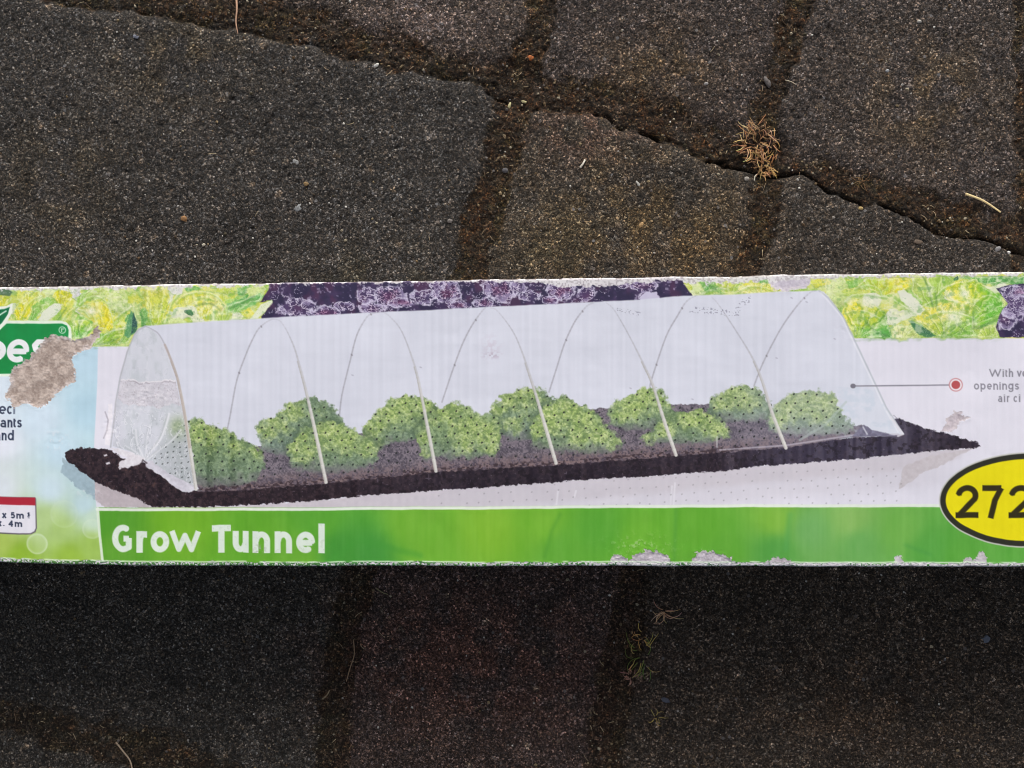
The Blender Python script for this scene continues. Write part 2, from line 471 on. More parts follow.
# --- strip of lettuces along the top
L_LET = lab('lettuce_print')
strip = [(-930, 200), (2000, 200), (2000, 338), (843, 338), (830, 322), (700, 330), (400, 335), (146, 338), (140, 346.5), (69, 346.5), (69, 372), (-930, 372)]
def let_base(x, y):
    n = fbm(x/7, y/7, 12, 4); m = fbm(x/13+4, y/13, 14, 3)
    c = mixc((150, 190, 80), (216, 222, 150), sm(.35, .65, n))
    return mixc(c, (214, 214, 84), sm(.5, .68, m)*.8)
fill(strip, let_base, L_LET)
TY_ = {'Y': ((226, 216, 66), (206, 214, 92)), 'y': ((216, 214, 86), (178, 206, 92)), 'G': ((122, 184, 74), (164, 204, 96)), 'g': ((88, 160, 78), (130, 186, 92)),
       'W': ((222, 224, 206), (218, 222, 190)), 'w': ((208, 204, 212), (222, 222, 214)), 'D': ((58, 96, 78), (74, 134, 80)), 'P': ((212, 224, 160), (196, 214, 130))}
def leaf(cx, cy, rx, ry, ang, ty, seed=0, rim=True):
    idx = win(cx-max(rx, ry)*1.3, cy-max(rx, ry)*1.3, cx+max(rx, ry)*1.3, cy+max(rx, ry)*1.3)
    x, y = X[idx], Y[idx]; a = math.radians(ang)
    wx = (fbm(x/6, y/6, seed+3, 2)-.5)*4; wy = (fbm(x/6, y/6, seed+4, 2)-.5)*4
    u = ((x-cx+wx)*math.cos(a)+(y-cy+wy)*math.sin(a))/rx; v = (-(x-cx+wx)*math.sin(a)+(y-cy+wy)*math.cos(a))/ry
    th = np.arctan2(v, u)
    r = np.hypot(u, v)*(1+.22*(vn(th*2.0, u*0, seed)-.5)+.10*(vn(th*7, u*0, seed+1)-.5))
    al = sm(1.04, .92, r)
    c0, c1 = TY_[ty]
    t = np.clip(.5+.55*(u*math.cos(seed)+v*math.sin(seed))+.35*(fbm(x/5, y/5, seed+9, 2)-.5), 0, 1)
    c = mixc(c0, c1, t)
    fan = np.abs(np.sin(th*4.5+seed+1.2*fbm(x/6, y/6, seed+2, 2)))
    if ty not in 'Dw':
        c = mixc(c, np.array(c1)*.82, sm(.35, 1.05, r)*sm(.2, .9, v)*.75)
        c = mixc(c, (234, 238, 196), sm(.16, .0, fan)*sm(.15, .5, r)*sm(1., .8, r)*.55)
        c = mixc(c, (236, 238, 170), sm(.5, .0, np.hypot(u+.25, v+.3))*.35)
    c = c*(.93+.14*fbm(x/2.0, y/2.0, seed+7, 2))[:, None]
    # dark gap the leaf throws on the print under it, then the leaf and its pale frilled rim
    paint(idx, sm(1.28, 1.0, r)*sm(-.1, .8, v)*.35, (96, 146, 60))
    paint(idx, al, c)
    if rim and ty not in 'DWw':
        paint(idx, np.exp(-((r-.93)/.10)**2)*.4*sm(.3, .7, vn(th*5, r*0, seed+5)), (232, 238, 190))
        paint(idx, np.exp(-(v/.09)**2)*sm(1, .5, r)*.35, (232, 238, 190))
LV = [ # left run
 (25, 291, 34, 7, 0, 'P'), (4, 301, 11, 6, 0, 'Y'), (27, 303, 17, 14, 20, 'y'), (33, 309, 10, 8, 60, 'Y'), (14, 308, 6, 5, 0, 'W'), (42, 305, 11, 7, -25, 'G'), (50, 312, 14, 4.5, -35, 'W'), (62, 297, 9, 8, 40, 'Y'), (75, 292, 6, 8, 0, 'w'),
 (95, 294, 19, 6, -10, 'G'), (96, 304, 16, 7, 5, 'y'), (88, 311, 13, 5, 10, 'W'), (106, 308, 9, 13, 20, 'Y'), (80, 326, 10, 13, 70, 'G'), (104, 324, 10, 13, 80, 'Y'), (118, 302, 10, 13, 0, 'P'), (118, 330, 7, 16, 20, 'y'), (99, 340, 15, 5, -15, 'G'), (127, 325, 4, 13, 10, 'g'), (133.5, 322, 3.2, 11, 5, 'D'), (138, 312, 4, 9, 0, 'P'),
 (155, 293, 15, 7, 0, 'y'), (157, 311, 9, 16, 100, 'Y'), (144, 318, 4, 11, 0, 'g'), (167, 302, 3, 13, 25, 'W'), (176, 290, 8, 6, 0, 'w'), (193, 289, 7, 3, 0, 'g'), (190, 301, 18, 9, -20, 'Y'), (208, 300, 12, 9, 10, 'P'), (206, 309, 9, 7, 0, 'Y'), (184, 313, 14, 7, -10, 'W'), (190, 313, 4.5, 3.2, 30, 'D'), (201, 320, 9, 6, 0, 'W'), (175, 322, 12, 3, 0, 'P'), (222, 309, 6, 15, 0, 'y'), (213, 315, 2, 10, 0, 'P'), (238, 303, 14, 7, -15, 'G'), (243, 300, 12, 2.5, -20, 'g'), (224, 289, 22, 5, 0, 'y'), (244, 289, 9, 4, -30, 'g'), (256, 293, 9, 9, 0, 'P'), (248, 313, 7, 6, 0, 'Y'), (235, 318, 9, 5, 0, 'W'),
 # middle run
 (700, 288, 9, 7, 0, 'P'), (708, 284, 11, 4, 25, 'g'), (722, 284, 15, 6, 0, 'y'), (752, 288, 22, 5, 5, 'Y'), (763, 281, 5, 3, 0, 'g'), (790, 283, 20, 8, 0, 'w'), (820, 283, 11, 5, 0, 'Y'), (838, 292, 11, 15, 0, 'P'),
 # right run
 (866, 284, 20, 6, 0, 'G'), (893, 282, 17, 7, 10, 'Y'), (858, 292, 14, 6, 0, 'y'), (872, 301, 9, 8, 0, 'W'), (852, 304, 6, 8, 0, 'Y'), (857, 320, 16, 12, 30, 'Y'), (879, 325, 12, 12, 0, 'G'), (884, 334, 9, 5, 0, 'g'), (914, 282, 9, 12, 80, 'y'), (925, 293, 9, 16, 75, 'y'), (917, 297, 9, 7, 30, 'G'), (913, 304, 16, 5.5, 45, 'W'), (893, 317, 8, 8, 60, 'W'), (905, 315, 14, 4.5, -15, 'W'), (903, 332, 15, 8, 0, 'P'), (947, 318, 34, 12, 12, 'Y'), (930, 330, 12, 5, 30, 'g'), (921, 329, 13, 3.2, 30, 'D'), (952, 331, 20, 8, 0, 'G'), (968, 287, 18, 9, -10, 'Y'), (980, 302, 16, 13, 40, 'Y'), (985, 314, 13, 16, 100, 'G'), (949, 295, 5.5, 5, 0, 'W'), (962, 294, 5, 4, 0, 'W'), (974, 299, 6, 4, 0, 'P'), (998, 280, 14, 5, 0, 'g'), (957, 278, 3, 2.5, 0, 'D'), (1010, 279, 7, 3, 0, 'D'), (1003, 288, 8, 4, 20, 'W'), (990, 332, 13, 6, -20, 'y'), (1020, 281, 6, 4, 0, 'G')]
rr = random.Random(5)
for k in range(70):
    LV.insert(0, (rr.choice([rr.uniform(-330, -8), rr.uniform(1060, 1360)]), rr.uniform(285, 335), rr.uniform(7, 18), rr.uniform(5, 12), rr.uniform(0, 180), rr.choice('YyyGGgWPP')))
for i, l in enumerate(LV): leaf(*l, seed=i*11)
# the large leaves of the nearest heads, each with its own fold, ribs and shaded lower edge
def big_leaf(ox, oy, k, pts, c0, c1, ang, base, seed, hi=None):
    poly = [(ox+p[0]/k, oy+p[1]/k) for p in pts]; p = np.array(poly)
    idx = win(p[:, 0].min(), p[:, 1].min(), p[:, 0].max(), p[:, 1].max(), 7); x, y = X[idx], Y[idx]
    d = polyd(x+(fbm(x/5, y/5, seed, 3)-.5)*3.2+(vn(x/1.8, y/1.8, seed+7)-.5)*.8, y+(fbm(x/5, y/5, seed+1, 3)-.5)*3.2, poly)
    a = math.radians(ang); u = x*math.cos(a)+y*math.sin(a); q = p[:, 0]*math.cos(a)+p[:, 1]*math.sin(a)
    t = np.clip((u-q.min())/(q.max()-q.min())+.5*(fbm(x/9, y/9, seed+2, 3)-.5), 0, 1)
    c = mixc(c0, c1, sm(.1, .9, t))
    bx, by = ox+base[0]/k, oy+base[1]/k
    th = np.arctan2(y-by, x-bx)+.35*(fbm(x/8, y/8, seed+3, 2)-.5); rr_ = np.hypot(x-bx, y-by)
    rib = sm(.16, .03, np.abs(((th*2.6+seed) % 1)-.5))*sm(0, 5, rr_)
    c = mixc(c, (240, 242, 206), rib*.42); c = mixc(c, np.array(c1)*.74, sm(.16, .04, np.abs(((th*2.6+seed+.22) % 1)-.5))*.4)
    c = mixc(c, (244, 246, 216), sm(.58, .78, fbm(x/4, y/4, seed+4, 3))*.45)
    c = mixc(c, np.array(c1)*.7, sm(.42, .24, fbm(x/4, y/4, seed+5, 3))*.35)
    if hi is not None:
        for hx, hy, hr in hi: c = mixc(c, (236, 234, 222), np.exp(-(((x-ox-hx/k)/hr)**2+((y-oy-hy/k)/(hr*.7))**2))*.85)
    paint(idx, sm(4.0, 0, d)*.7*sm(-2, 2, np.sin(th)*4), (84, 136, 58))
    paint(idx, sm(.8, -.8, d), c)
    paint(idx, np.exp(-((d+.9)/.8)**2)*.55*sm(.3, .6, vn(x/4, y/4, seed+6)), (238, 240, 204))
YL, YG, GR_, PG = (232, 222, 44), (192, 212, 84), (98, 176, 66), (226, 231, 162)
o1 = (840, 265, 5.565)
big_leaf(*o1, [(660, 68), (1030, 60), (1030, 112), (900, 104), (800, 104)], GR_, (84, 156, 80), 0, (800, 180), 611)
big_leaf(*o1, [(80, 130), (150, 70), (380, 74), (384, 130), (330, 152), (250, 165), (180, 142)], (168, 206, 92), YL, 0, (200, 200), 613)
big_leaf(*o1, [(400, 60), (560, 58), (575, 140), (535, 245), (480, 232), (400, 150)], (206, 216, 120), (164, 204, 84), 30, (520, 260), 617)
big_leaf(*o1, [(8, 260), (60, 195), (130, 180), (205, 225), (250, 262), (268, 330), (292, 404), (80, 408), (24, 290)], YL, (92, 172, 78), 40, (90, 420), 619, [(165, 195, 9)])
big_leaf(*o1, [(290, 405), (300, 340), (370, 335), (445, 392), (450, 406)], PG, (196, 214, 120), 0, (340, 440), 623)
big_leaf(*o1, [(580, 140), (640, 88), (760, 76), (805, 120), (862, 150), (905, 180), (908, 250), (872, 282), (800, 332), (756, 342), (738, 290), (790, 250), (700, 200), (600, 205)], YL, (112, 188, 62), 25, (720, 330), 631, [(610, 165, 6), (690, 160, 6)])
big_leaf(*o1, [(395, 292), (470, 250), (560, 218), (640, 198), (722, 208), (792, 258), (742, 292), (742, 350), (762, 396), (600, 400), (540, 396), (480, 350)], (226, 218, 84), (136, 192, 74), 65, (590, 420), 637, [(630, 285, 9)])
big_leaf(*o1, [(762, 396), (800, 342), (868, 330), (884, 404), (770, 406)], (190, 212, 92), (168, 200, 84), 0, (820, 430), 641)
o2 = (0, 280, 7.31)
big_leaf(*o2, [(-40, 112), (60, 108), (92, 140), (66, 172), (-40, 205)], (224, 216, 60), (206, 212, 70), 0, (0, 240), 643)
big_leaf(*o2, [(128, 175), (200, 88), (310, 82), (335, 118), (240, 190), (205, 295), (118, 290), (98, 250)], (200, 212, 96), YL, 110, (160, 330), 647)
big_leaf(*o2, [(208, 292), (240, 210), (330, 162), (372, 170), (300, 240), (252, 292)], (128, 188, 80), (170, 206, 104), 0, (230, 320), 653)
big_leaf(*o2, [(520, 192), (600, 100), (690, 52), (805, 66), (784, 132), (640, 152), (560, 205)], (150, 198, 84), (196, 214, 110), 0, (560, 240), 659)
big_leaf(*o2, [(392, 112), (428, 68), (502, 66), (528, 112), (502, 172), (428, 174)], (218, 212, 40), (206, 208, 60), 60, (460, 220), 661)
big_leaf(*o2, [(558, 216), (640, 166), (740, 164), (802, 208), (834, 290), (822, 372), (740, 362), (640, 282)], (222, 220, 120), YL, 45, (760, 420), 673, [(665, 228, 7)])
big_leaf(*o2, [(528, 302), (640, 288), (684, 360), (600, 424), (536, 434)], (190, 216, 84), (104, 188, 66), 80, (560, 470), 677)
big_leaf(*o2, [(700, 482), (760, 420), (830, 366), (884, 296), (914, 310), (904, 392), (842, 442), (800, 474)], (204, 214, 60), (150, 196, 62), 100, (720, 500), 683)
big_leaf(*o2, [(850, 474), (920, 400), (964, 408), (934, 464)], (122, 184, 74), (160, 200, 90), 0, (860, 500), 691)
o3 = (140, 280, 7.31)
big_leaf(*o3, [(0, 58), (192, 56), (224, 130), (172, 292), (132, 334), (80, 334), (58, 205)], (222, 220, 96), (190, 210, 66), 80, (110, 380), 701)
big_leaf(*o3, [(558, 250), (684, 240), (664, 308), (556, 314)], (204, 214, 104), (170, 204, 84), 90, (620, 350), 709)
big_leaf(*o3, [(238, 172), (320, 108), (430, 86), (562, 106), (626, 190), (604, 246), (540, 242), (500, 262), (450, 220), (400, 180), (300, 204)], (212, 212, 56), (226, 226, 132), 10, (440, 330), 719)
big_leaf(*o3, [(408, 208), (502, 196), (524, 302), (478, 314)], (222, 216, 70), (200, 210, 74), 90, (470, 350), 727)
big_leaf(*o3, [(638, 172), (760, 148), (880, 98), (904, 120), (862, 162), (700, 244), (638, 242)], (86, 176, 90), (140, 196, 104), 90, (640, 280), 733)
o4 = (700, 265, 6.4)
big_leaf(*o4, [(20, 160), (40, 105), (90, 96), (180, 160), (150, 180)], (84, 160, 70), (160, 204, 100), 0, (30, 190), 739)
big_leaf(*o4, [(90, 100), (240, 92), (280, 118), (230, 168), (160, 176)], (210, 214, 84), (188, 210, 90), 0, (200, 220), 743)
big_leaf(*o4, [(225, 172), (300, 128), (420, 118), (540, 160), (520, 180), (300, 182)], (226, 220, 110), (216, 212, 70), 0, (380, 240), 751)
# veins, ruffles and dark gaps all over the print
idx = win(-930, 200, 2000, 350); idx = idx[LAB[idx] == L_LET]; x, y = X[idx], Y[idx]
q = fbm(x/11+.6*fbm(x/6, y/6, 2, 3), y/11+.8*fbm(x/6, y/6, 5, 3), 22, 4)
paint(idx, sm(.014, .003, np.abs(q-.5))*.25, (236, 240, 200))
paint(idx, sm(.02, .003, np.abs(q-.575))*.3*sm(.45, .6, vn(x/11, y/11, 77)), (80, 134, 62))
q2 = fbm(x/2.2, y/2.2, 25, 2)
paint(idx, sm(.66, .88, q2)*.3, (240, 240, 214)); paint(idx, sm(.30, .12, q2)*.25, (104, 152, 66))
q3 = fbm(x/14, y/9, 26, 3)
paint(idx, sm(.58, .74, q3)*.25, (230, 234, 210)); paint(idx, sm(.38, .26, q3)*.2, (104, 156, 72))
f1, f2, idc = worley(x/3.2, y/3.2, 28)
paint(idx, (sm(.12, .0, f2-f1))*.22*(vn(x/9, y/9, 5) > .45), (232, 234, 190))

RIB = (236, 240, 212); GAP = (62, 112, 62)
def spl(q, m=4):
    out = []; q = [np.array(p, float) for p in q]
    for i in range(len(q)-1):
        a, b, c, d = q[max(i-1, 0)], q[i], q[i+1], q[min(i+2, len(q)-1)]
        for k in range(m):
            t = k/m; out.append(tuple(.5*((2*b)+(c-a)*t+(2*a-5*b+4*c-d)*t*t+(3*b-a-3*c+d)*t**3)))
    return out+[tuple(q[-1])]
fill([(131, 310), (134, 316), (138, 324), (136, 332), (128, 338), (124, 336), (127, 322)], (86, 148, 100), None, jit=1, k=.85)
fill([(133, 312), (137.5, 323), (136, 331), (131, 334), (132, 322)], (40, 78, 78), None, jit=.8, k=.9)
fill([(-6, 289), (6, 288), (13, 292), (10, 296), (-6, 295)], (72, 104, 82), None, jit=.8, k=.85)
fill([(37, 320), (44, 311), (54, 303), (60, 304), (61, 309), (55, 316), (46, 321)], (222, 226, 208), None, jit=.8, k=.9)
fill([(261, 304), (272, 300), (273, 302.5), (266, 311), (258, 318), (250, 319), (256, 311)], (226, 230, 212), None, jit=.5, k=.9)
fill([(897, 291), (904, 290), (916, 299), (925, 309), (920, 315), (910, 309), (901, 301)], (228, 230, 212), None, jit=1, k=.9)
fill([(886, 315), (899, 318), (918, 310), (921, 314), (904, 320), (893, 326), (888, 324)], (226, 230, 206), None, jit=1, k=.85)
fill([(908, 320), (914, 322), (924, 330), (936, 336), (928, 338), (916, 333)], (66, 120, 84), None, jit=.8, k=.85)
fill([(863, 296), (872, 294), (880, 299), (878, 306), (868, 308), (862, 303)], (222, 224, 204), None, jit=1.5, k=.7)
fill([(982, 284), (992, 287), (1002, 282), (1012, 285), (1006, 292), (994, 292)], (224, 228, 206), None, jit=1, k=.8)
for pts, w_ in (([(79, 304), (86, 298), (96, 296), (105, 301), (110, 311), (113, 322)], .7), ([(77, 309), (84, 311), (89, 317)], .6), ([(114, 319), (122, 313), (131, 306)], .8), ([(133, 306), (135, 314), (138, 323)], .7), ([(96, 343), (106, 334), (116, 330), (126, 328)], .7), ([(82, 338), (90, 328), (97, 322)], .5), ([(20, 318), (25, 308), (32, 300), (42, 295)], .6), ([(62, 320), (68, 312), (76, 306)], .6),
        ([(150, 309), (150, 318), (152, 326)], .7), ([(165, 322), (169, 311), (172, 302), (179, 294)], .9), ([(176, 303), (185, 295), (197, 292), (209, 293), (218, 297), (225, 306), (227, 314)], .6), ([(214, 309), (214, 322)], 1.2), ([(229, 306), (244, 300), (258, 294)], .8), ([(196, 299), (205, 297), (214, 300)], .5), ([(702, 294), (712, 289), (726, 288)], .6), ([(735, 292), (748, 286), (762, 287), (776, 292)], .6),
        ([(854, 289), (861, 286), (868, 285), (878, 288), (882, 296)], .6), ([(845, 302), (851, 296), (860, 294), (870, 294), (886, 297)], .8), ([(846, 313), (856, 310), (868, 312), (880, 318)], .5), ([(917, 309), (930, 302), (944, 299), (960, 302)], .6), ([(926, 318), (940, 312), (956, 312), (974, 318)], .5), ([(936, 296), (944, 288), (956, 283), (970, 281)], .7), ([(973, 306), (980, 298), (990, 295), (998, 298)], .6), ([(894, 300), (905, 307), (915, 313)], .5)):
    stroke([(p[0]+.6, p[1]+1.6) for p in spl(pts)], w_*1.1, (118, 168, 74), k=.4, aa=1.6)
    stroke(spl(pts), w_*.8, RIB, k=.6, aa=1.0)
for pts, w_ in (([(229, 309), (242, 303), (254, 296)], .9), ([(923, 277), (929, 291), (933, 307)], .8), ([(935, 292), (937, 306)], .6), ([(973, 312), (974, 328)], .9), ([(1003, 309), (997, 319), (977, 329)], .9), ([(118, 338), (110, 342), (98, 345)], .8), ([(80, 318), (78, 330), (84, 342)], .7), ([(140, 310), (143, 320), (143, 328)], .9), ([(30, 296), (36, 290), (46, 288)], .5), ([(66, 308), (58, 320)], .6), ([(196, 306), (210, 304), (220, 310)], .6), ([(705, 283), (716, 289)], .9), ([(866, 322), (876, 332), (886, 336)], .9), ([(958, 325), (966, 332)], .8), ([(944, 333), (952, 326), (966, 322)], .7)):
    stroke(spl(pts), w_, GAP, k=.45, aa=1.4)

# frilled highlights: short pale flecks that follow the leaves, shaded pockets between them
idx = win(-930, 200, 2000, 350); idx = idx[LAB[idx] == L_LET]; x, y = X[idx], Y[idx]
ga = 6.28*fbm(x/22, y/16, 511, 2); uu = x*np.cos(ga)+y*np.sin(ga); vv = -x*np.sin(ga)+y*np.cos(ga)
fl = vn(uu/5.5, vv/1.5, 513); paint(idx, sm(.66, .9, fl)*.35*sm(.35, .6, fbm(x/12, y/12, 515, 2)), (242, 244, 218))
paint(idx, sm(.3, .1, vn(uu/6, vv/1.8, 517))*.4*sm(.4, .6, fbm(x/10, y/10, 519, 2)), (112, 160, 68))
pk = fbm(x/8, y/6, 521, 3); paint(idx, sm(.68, .78, pk)*.35, (86, 146, 74))
hl = fbm(x/9, y/7, 523, 3); paint(idx, sm(.62, .78, hl)*.45, (240, 240, 214))

# --- dark red lettuce
L_RED = lab('red_lettuce_print')
def red_base(x, y):
    c = mixc((46, 40, 70), (66, 52, 86), sm(.35, .7, fbm(x/9, y/9, 31, 4)))
    return mixc(c, (82, 48, 78), sm(.55, .75, fbm(x/15, y/15, 36, 3))*.6)
fill([(271, 278), (681, 268), (684, 284), (694, 297), (694, 310), (262, 330), (262, 316), (273, 302.5), (272, 300), (260, 302), (268, 290)], red_base, L_RED, jit=.8)
fill([(997, 288), (1010, 284), (1100, 280), (1100, 337), (1000, 337), (996, 326), (1001, 312), (1008, 303)], red_base, L_RED, jit=1)
def rosette(cx, cy, rx, ry, red, k=1., seed=0):
    idx = win(cx-rx*1.4, cy-ry*1.4, cx+rx*1.4, cy+ry*1.4); idx = idx[LAB[idx] == L_RED]
    if not len(idx): return
    x, y = X[idx], Y[idx]
    r = np.hypot((x-cx)/rx, (y-cy)/ry)+(fbm(x/5, y/5, seed, 3)-.5)*.7
    m = sm(1.05, .8, r)
    paint(idx, m*.5*k, mixc((92, 72, 116), (112, 52, 90), sm(.8, .1, r)*red))
    f1, f2, idc = worley(x/4.2+fbm(x/3, y/3, seed+2, 2), y/3.2+fbm(x/3, y/3, seed+3, 2), seed)
    e = sm(.20, .02, f2-f1)*sm(.2, .5, vn(x/3.5, y/3.5, seed+8))
    paint(idx, m*e*(1-.35*red*sm(.7, 0, r))*k, mixc((226, 220, 236), (208, 160, 192), sm(.9, .2, r)*red))
    paint(idx, m*(idc > .66)*.55*k*sm(.2, .7, r), (186, 176, 208))
    paint(idx, np.exp(-((r-.92)/.1)**2)*.8*k*(vn(x/4, y/4, seed) > .35), (214, 208, 228))
for i, r_ in enumerate([(297, 309, 19, 10, .2), (326, 313, 15, 7, .9), (366, 296, 11, 9, .1), (390, 297, 17, 13, .8), (344, 306, 10, 5, .2), (372, 309, 14, 6, .3), (424, 297, 13, 8, .0), (402, 303, 14, 5, 1.), (447, 292, 15, 13, .9), (460, 305, 12, 5, 1.), (437, 285, 8, 7, .1), (500, 290, 17, 13, .9), (484, 303, 10, 5, .8), (518, 286, 9, 8, .1), (530, 296, 12, 5, 0), (562, 291, 15, 11, .9), (550, 300, 9, 5, .8), (587, 293, 10, 9, .2), (648, 296, 10, 5, 0.), (623, 284, 6, 5, .2), (645, 286, 14, 6, .5), (1013, 303, 17, 17, .1), (1006, 320, 10, 9, .2), (1020, 291, 10, 7, 1.)]):
    rosette(*r_, k=.95, seed=100+i*7)
rosette(1016, 306, 18, 13, 0, .9, 400); 
idx = np.nonzero(LAB == L_RED)[0]; x, y = X[idx], Y[idx]
q = fbm(x/12, y/8, 141, 4); paint(idx, sm(.02, .004, np.abs(q-.55))*.7*sm(.5, .6, vn(x/14, y/14, 143)), (204, 196, 216))
paint(idx, sm(.7, .82, fbm(x/3.4, y/3.4, 145, 2))*.5, (190, 180, 206))
fill([(640, 297), (646, 292), (656, 292), (660, 298), (650, 303), (640, 301)], (196, 190, 214), None, jit=1.5)

L_LET2 = lab('lettuce_print'); LAB[(LAB == L_LET) & (X > 600)] = L_LET2
L_RED2 = lab('red_lettuce_print'); LAB[(LAB == L_RED) & (X > 900)] = L_RED2

# --- grow tunnel picture: ground shadow and mirror image on the white sheet
idx = win(60, 440, 990, 512); x, y = X[idx], Y[idx]
soil_bot = interp([(75, 466), (95, 482), (120, 493), (140, 500), (152, 507), (230, 506), (305, 501), (380, 494), (486, 486), (575, 480), (716, 471), (768, 465), (855, 459), (928, 451), (979, 446)], x)
jit = (fbm(x/5, y/5, 51, 3)-.5)*4
dd = y-soil_bot+jit
band = interp([(152, 8), (230, 10), (330, 15), (486, 22), (600, 20), (716, 17), (855, 16), (900, 17), (979, 6)], x)
a = sm(-1, 1, dd)*sm(band+5, band-5, dd)*sm(140, 160, x)*sm(968, 950, x)
paint(idx, a*.75, mixc((198, 190, 196), (186, 176, 184), fbm(x/4, y/4, 53, 3)))
a2 = sm(-1, 1, dd)*sm(44, 26, dd)*sm(300, 520, x)*sm(985, 900, x)*.6
paint(idx, a2, (204, 200, 210))
fill([(63, 458), (61, 472), (80, 490), (106, 508), (152, 508), (140, 498), (75, 464)], lambda x, y: np.where((x < 95)[:, None], np.array([160, 182, 194.]), np.array([186, 176, 182.]))*(.96+.08*fbm(x/3, y/3, 4, 2))[:, None], None, jit=2.2)
fill([(899, 489), (902, 470), (906, 465), (930, 456), (975, 447), (963, 453), (940, 466), (920, 474), (914, 480)], lambda x, y: mixc((190, 182, 188), (204, 198, 204), fbm(x/3, y/3, 4, 2)), None, jit=1.2)
for px_, y0, y1 in ((558, 491, 504), (576, 491, 497), (675, 483, 504), (672, 486, 504)):
    stroke([(px_, y0), (px_-1.5, y1)], .9, (226, 224, 232), k=.6)
# mirrored air holes
f_idx = win(440, 470, 900, 506); x, y = X[f_idx], Y[f_idx]
def holes(x, y, sx, sy, r, s, shear=.22):
    u = (x+y*shear)/sx; v = (y+x*.045)/sy
    row = np.floor(v); u = u+.5*(row % 2)
    cx, cy = np.floor(u)+.5, row+.5
    ox, oy = (hsh(cx, cy, s)-.5)*.35, (hsh(cx, cy, s+1)-.5)*.35
    d = np.hypot((u-cx-ox)*sx, (v-cy-oy)*sy)
    return sm(r+.5, r-.5, d)*(hsh(cx, cy, s+2) > .08)
paint(f_idx, holes(x, y, 12, 8, .8, 7)*.4*sm(484, 490, y+.06*(x-500)), (120, 116, 124))

# --- soil bed
L_SOIL = lab('soil_bed')
soil = [(65, 457), (66, 453), (70, 450), (82, 448), (100, 449), (112, 450), (122, 458), (135, 462), (146, 462), (170, 478), (197, 489), (230, 487), (330, 480), (430, 470), (486, 465), (560, 461), (675, 451), (716, 448), (785, 443), (853, 432), (890, 428), (896, 417), (893, 415.5), (913, 424), (930, 430), (943, 432.5), (968, 440), (976, 442), (979.5, 446), (976, 448), (955, 449), (928, 451.5), (855, 459), (768, 465.5), (716, 471.5), (575, 480.5), (486, 487), (380, 494.5), (305, 501), (230, 506), (190, 507), (152, 507), (140, 500), (120, 492.5), (95, 482), (75, 466), (66, 460)]
def soil_col(x, y):
    n = fbm(x/2.6, y/2.6, 71, 3)
    c = mixc((36, 26, 34), (58, 44, 50), sm(.4, .75, n))
    bl = sm(300, 480, x)*.75+.25*sm(700, 880, x)
    c = mixc(c, (44, 42, 60), np.clip(bl*.55, 0, 1)) if False else c*(1-.35*bl)[:, None]+np.array([48, 46, 66.])*(.35*bl)[:, None]
    pale = sm(700, 800, x)*sm(985, 880, x)*.5
    c = c*(1-pale)[:, None]+np.array([84, 80, 104.])*pale[:, None]
    st = ((vn(x/3.2, y/200, 74)-.5)*16+(vn(x/9, y/200, 75)-.5)*14)*(.25+.75*sm(240, 300, x)+.9*sm(690, 720, x)*sm(960, 900, x))
    return c+st[:, None]
fill(soil, soil_col, L_SOIL, jit=1.6, jsc=3)
idx = np.nonzero(LAB == L_SOIL)[0]; x, y = X[idx], Y[idx]
paint(idx, sm(.56, .72, fbm(x/5, y/4, 78, 3))*.35*(.4+.6*sm(330, 200, x)), (84, 66, 66)); paint(idx, sm(.44, .3, fbm(x/4, y/4, 80, 3))*.5, (22, 16, 22))
n = vn(x/1.3, y/1.3, 76); paint(idx, sm(.80, .95, n)*.35*sm(330, 200, x), (110, 78, 66)); paint(idx, sm(.9, .99, vn(x/1.6, y/1.6, 79))*.5, (120, 110, 124))
for sx_, sy_, l_ in ((104, 455, 3), (106, 463, 4), (119, 468, 2)):
    fill([(sx_, sy_), (sx_+l_, sy_-1), (sx_+l_+.6, sy_+.8), (sx_+1, sy_+1.8)], (214, 208, 216), None, jit=.5)

# --- film
L_FILM = lab('plastic_tunnel_film')
film = [(111, 447), (114, 420), (115.5, 402), (119.5, 377), (127, 352), (134, 334), (139, 328), (145, 325.8), (160, 325), (210, 321.5), (262, 318), (305, 316), (380, 312), (486, 307.2), (585, 302.3), (635, 299.5), (697, 295), (768, 292.5), (810, 291), (819, 290.5), (824, 292), (829, 298), (843, 317), (855, 341), (873, 379), (886, 407), (904, 434), (890, 436), (853, 436), (785, 446), (716, 451), (675, 454), (560, 463), (486, 467), (430, 471), (330, 481), (230, 489), (198, 491), (170, 477), (146, 463), (130, 452)]
def film_col(x, y):
    c = np.zeros((len(x), 3)); c[:] = (211, 213, 226)
    n = fbm(x/30, y/6, 81, 3)
    c = c+((n-.5)*5+(vn(x/2.4, y/120, 83)-.5)*5)[:, None]  # fine upright bands paint in faint shading of the board's flutes
    w = sm(800, 870, x)*sm(330, 420, y)
    return c*(1-.5*w)[:, None]+np.array([214, 219, 230.])*(.5*w)[:, None]
fill(film, film_col, L_FILM, aa=.9)
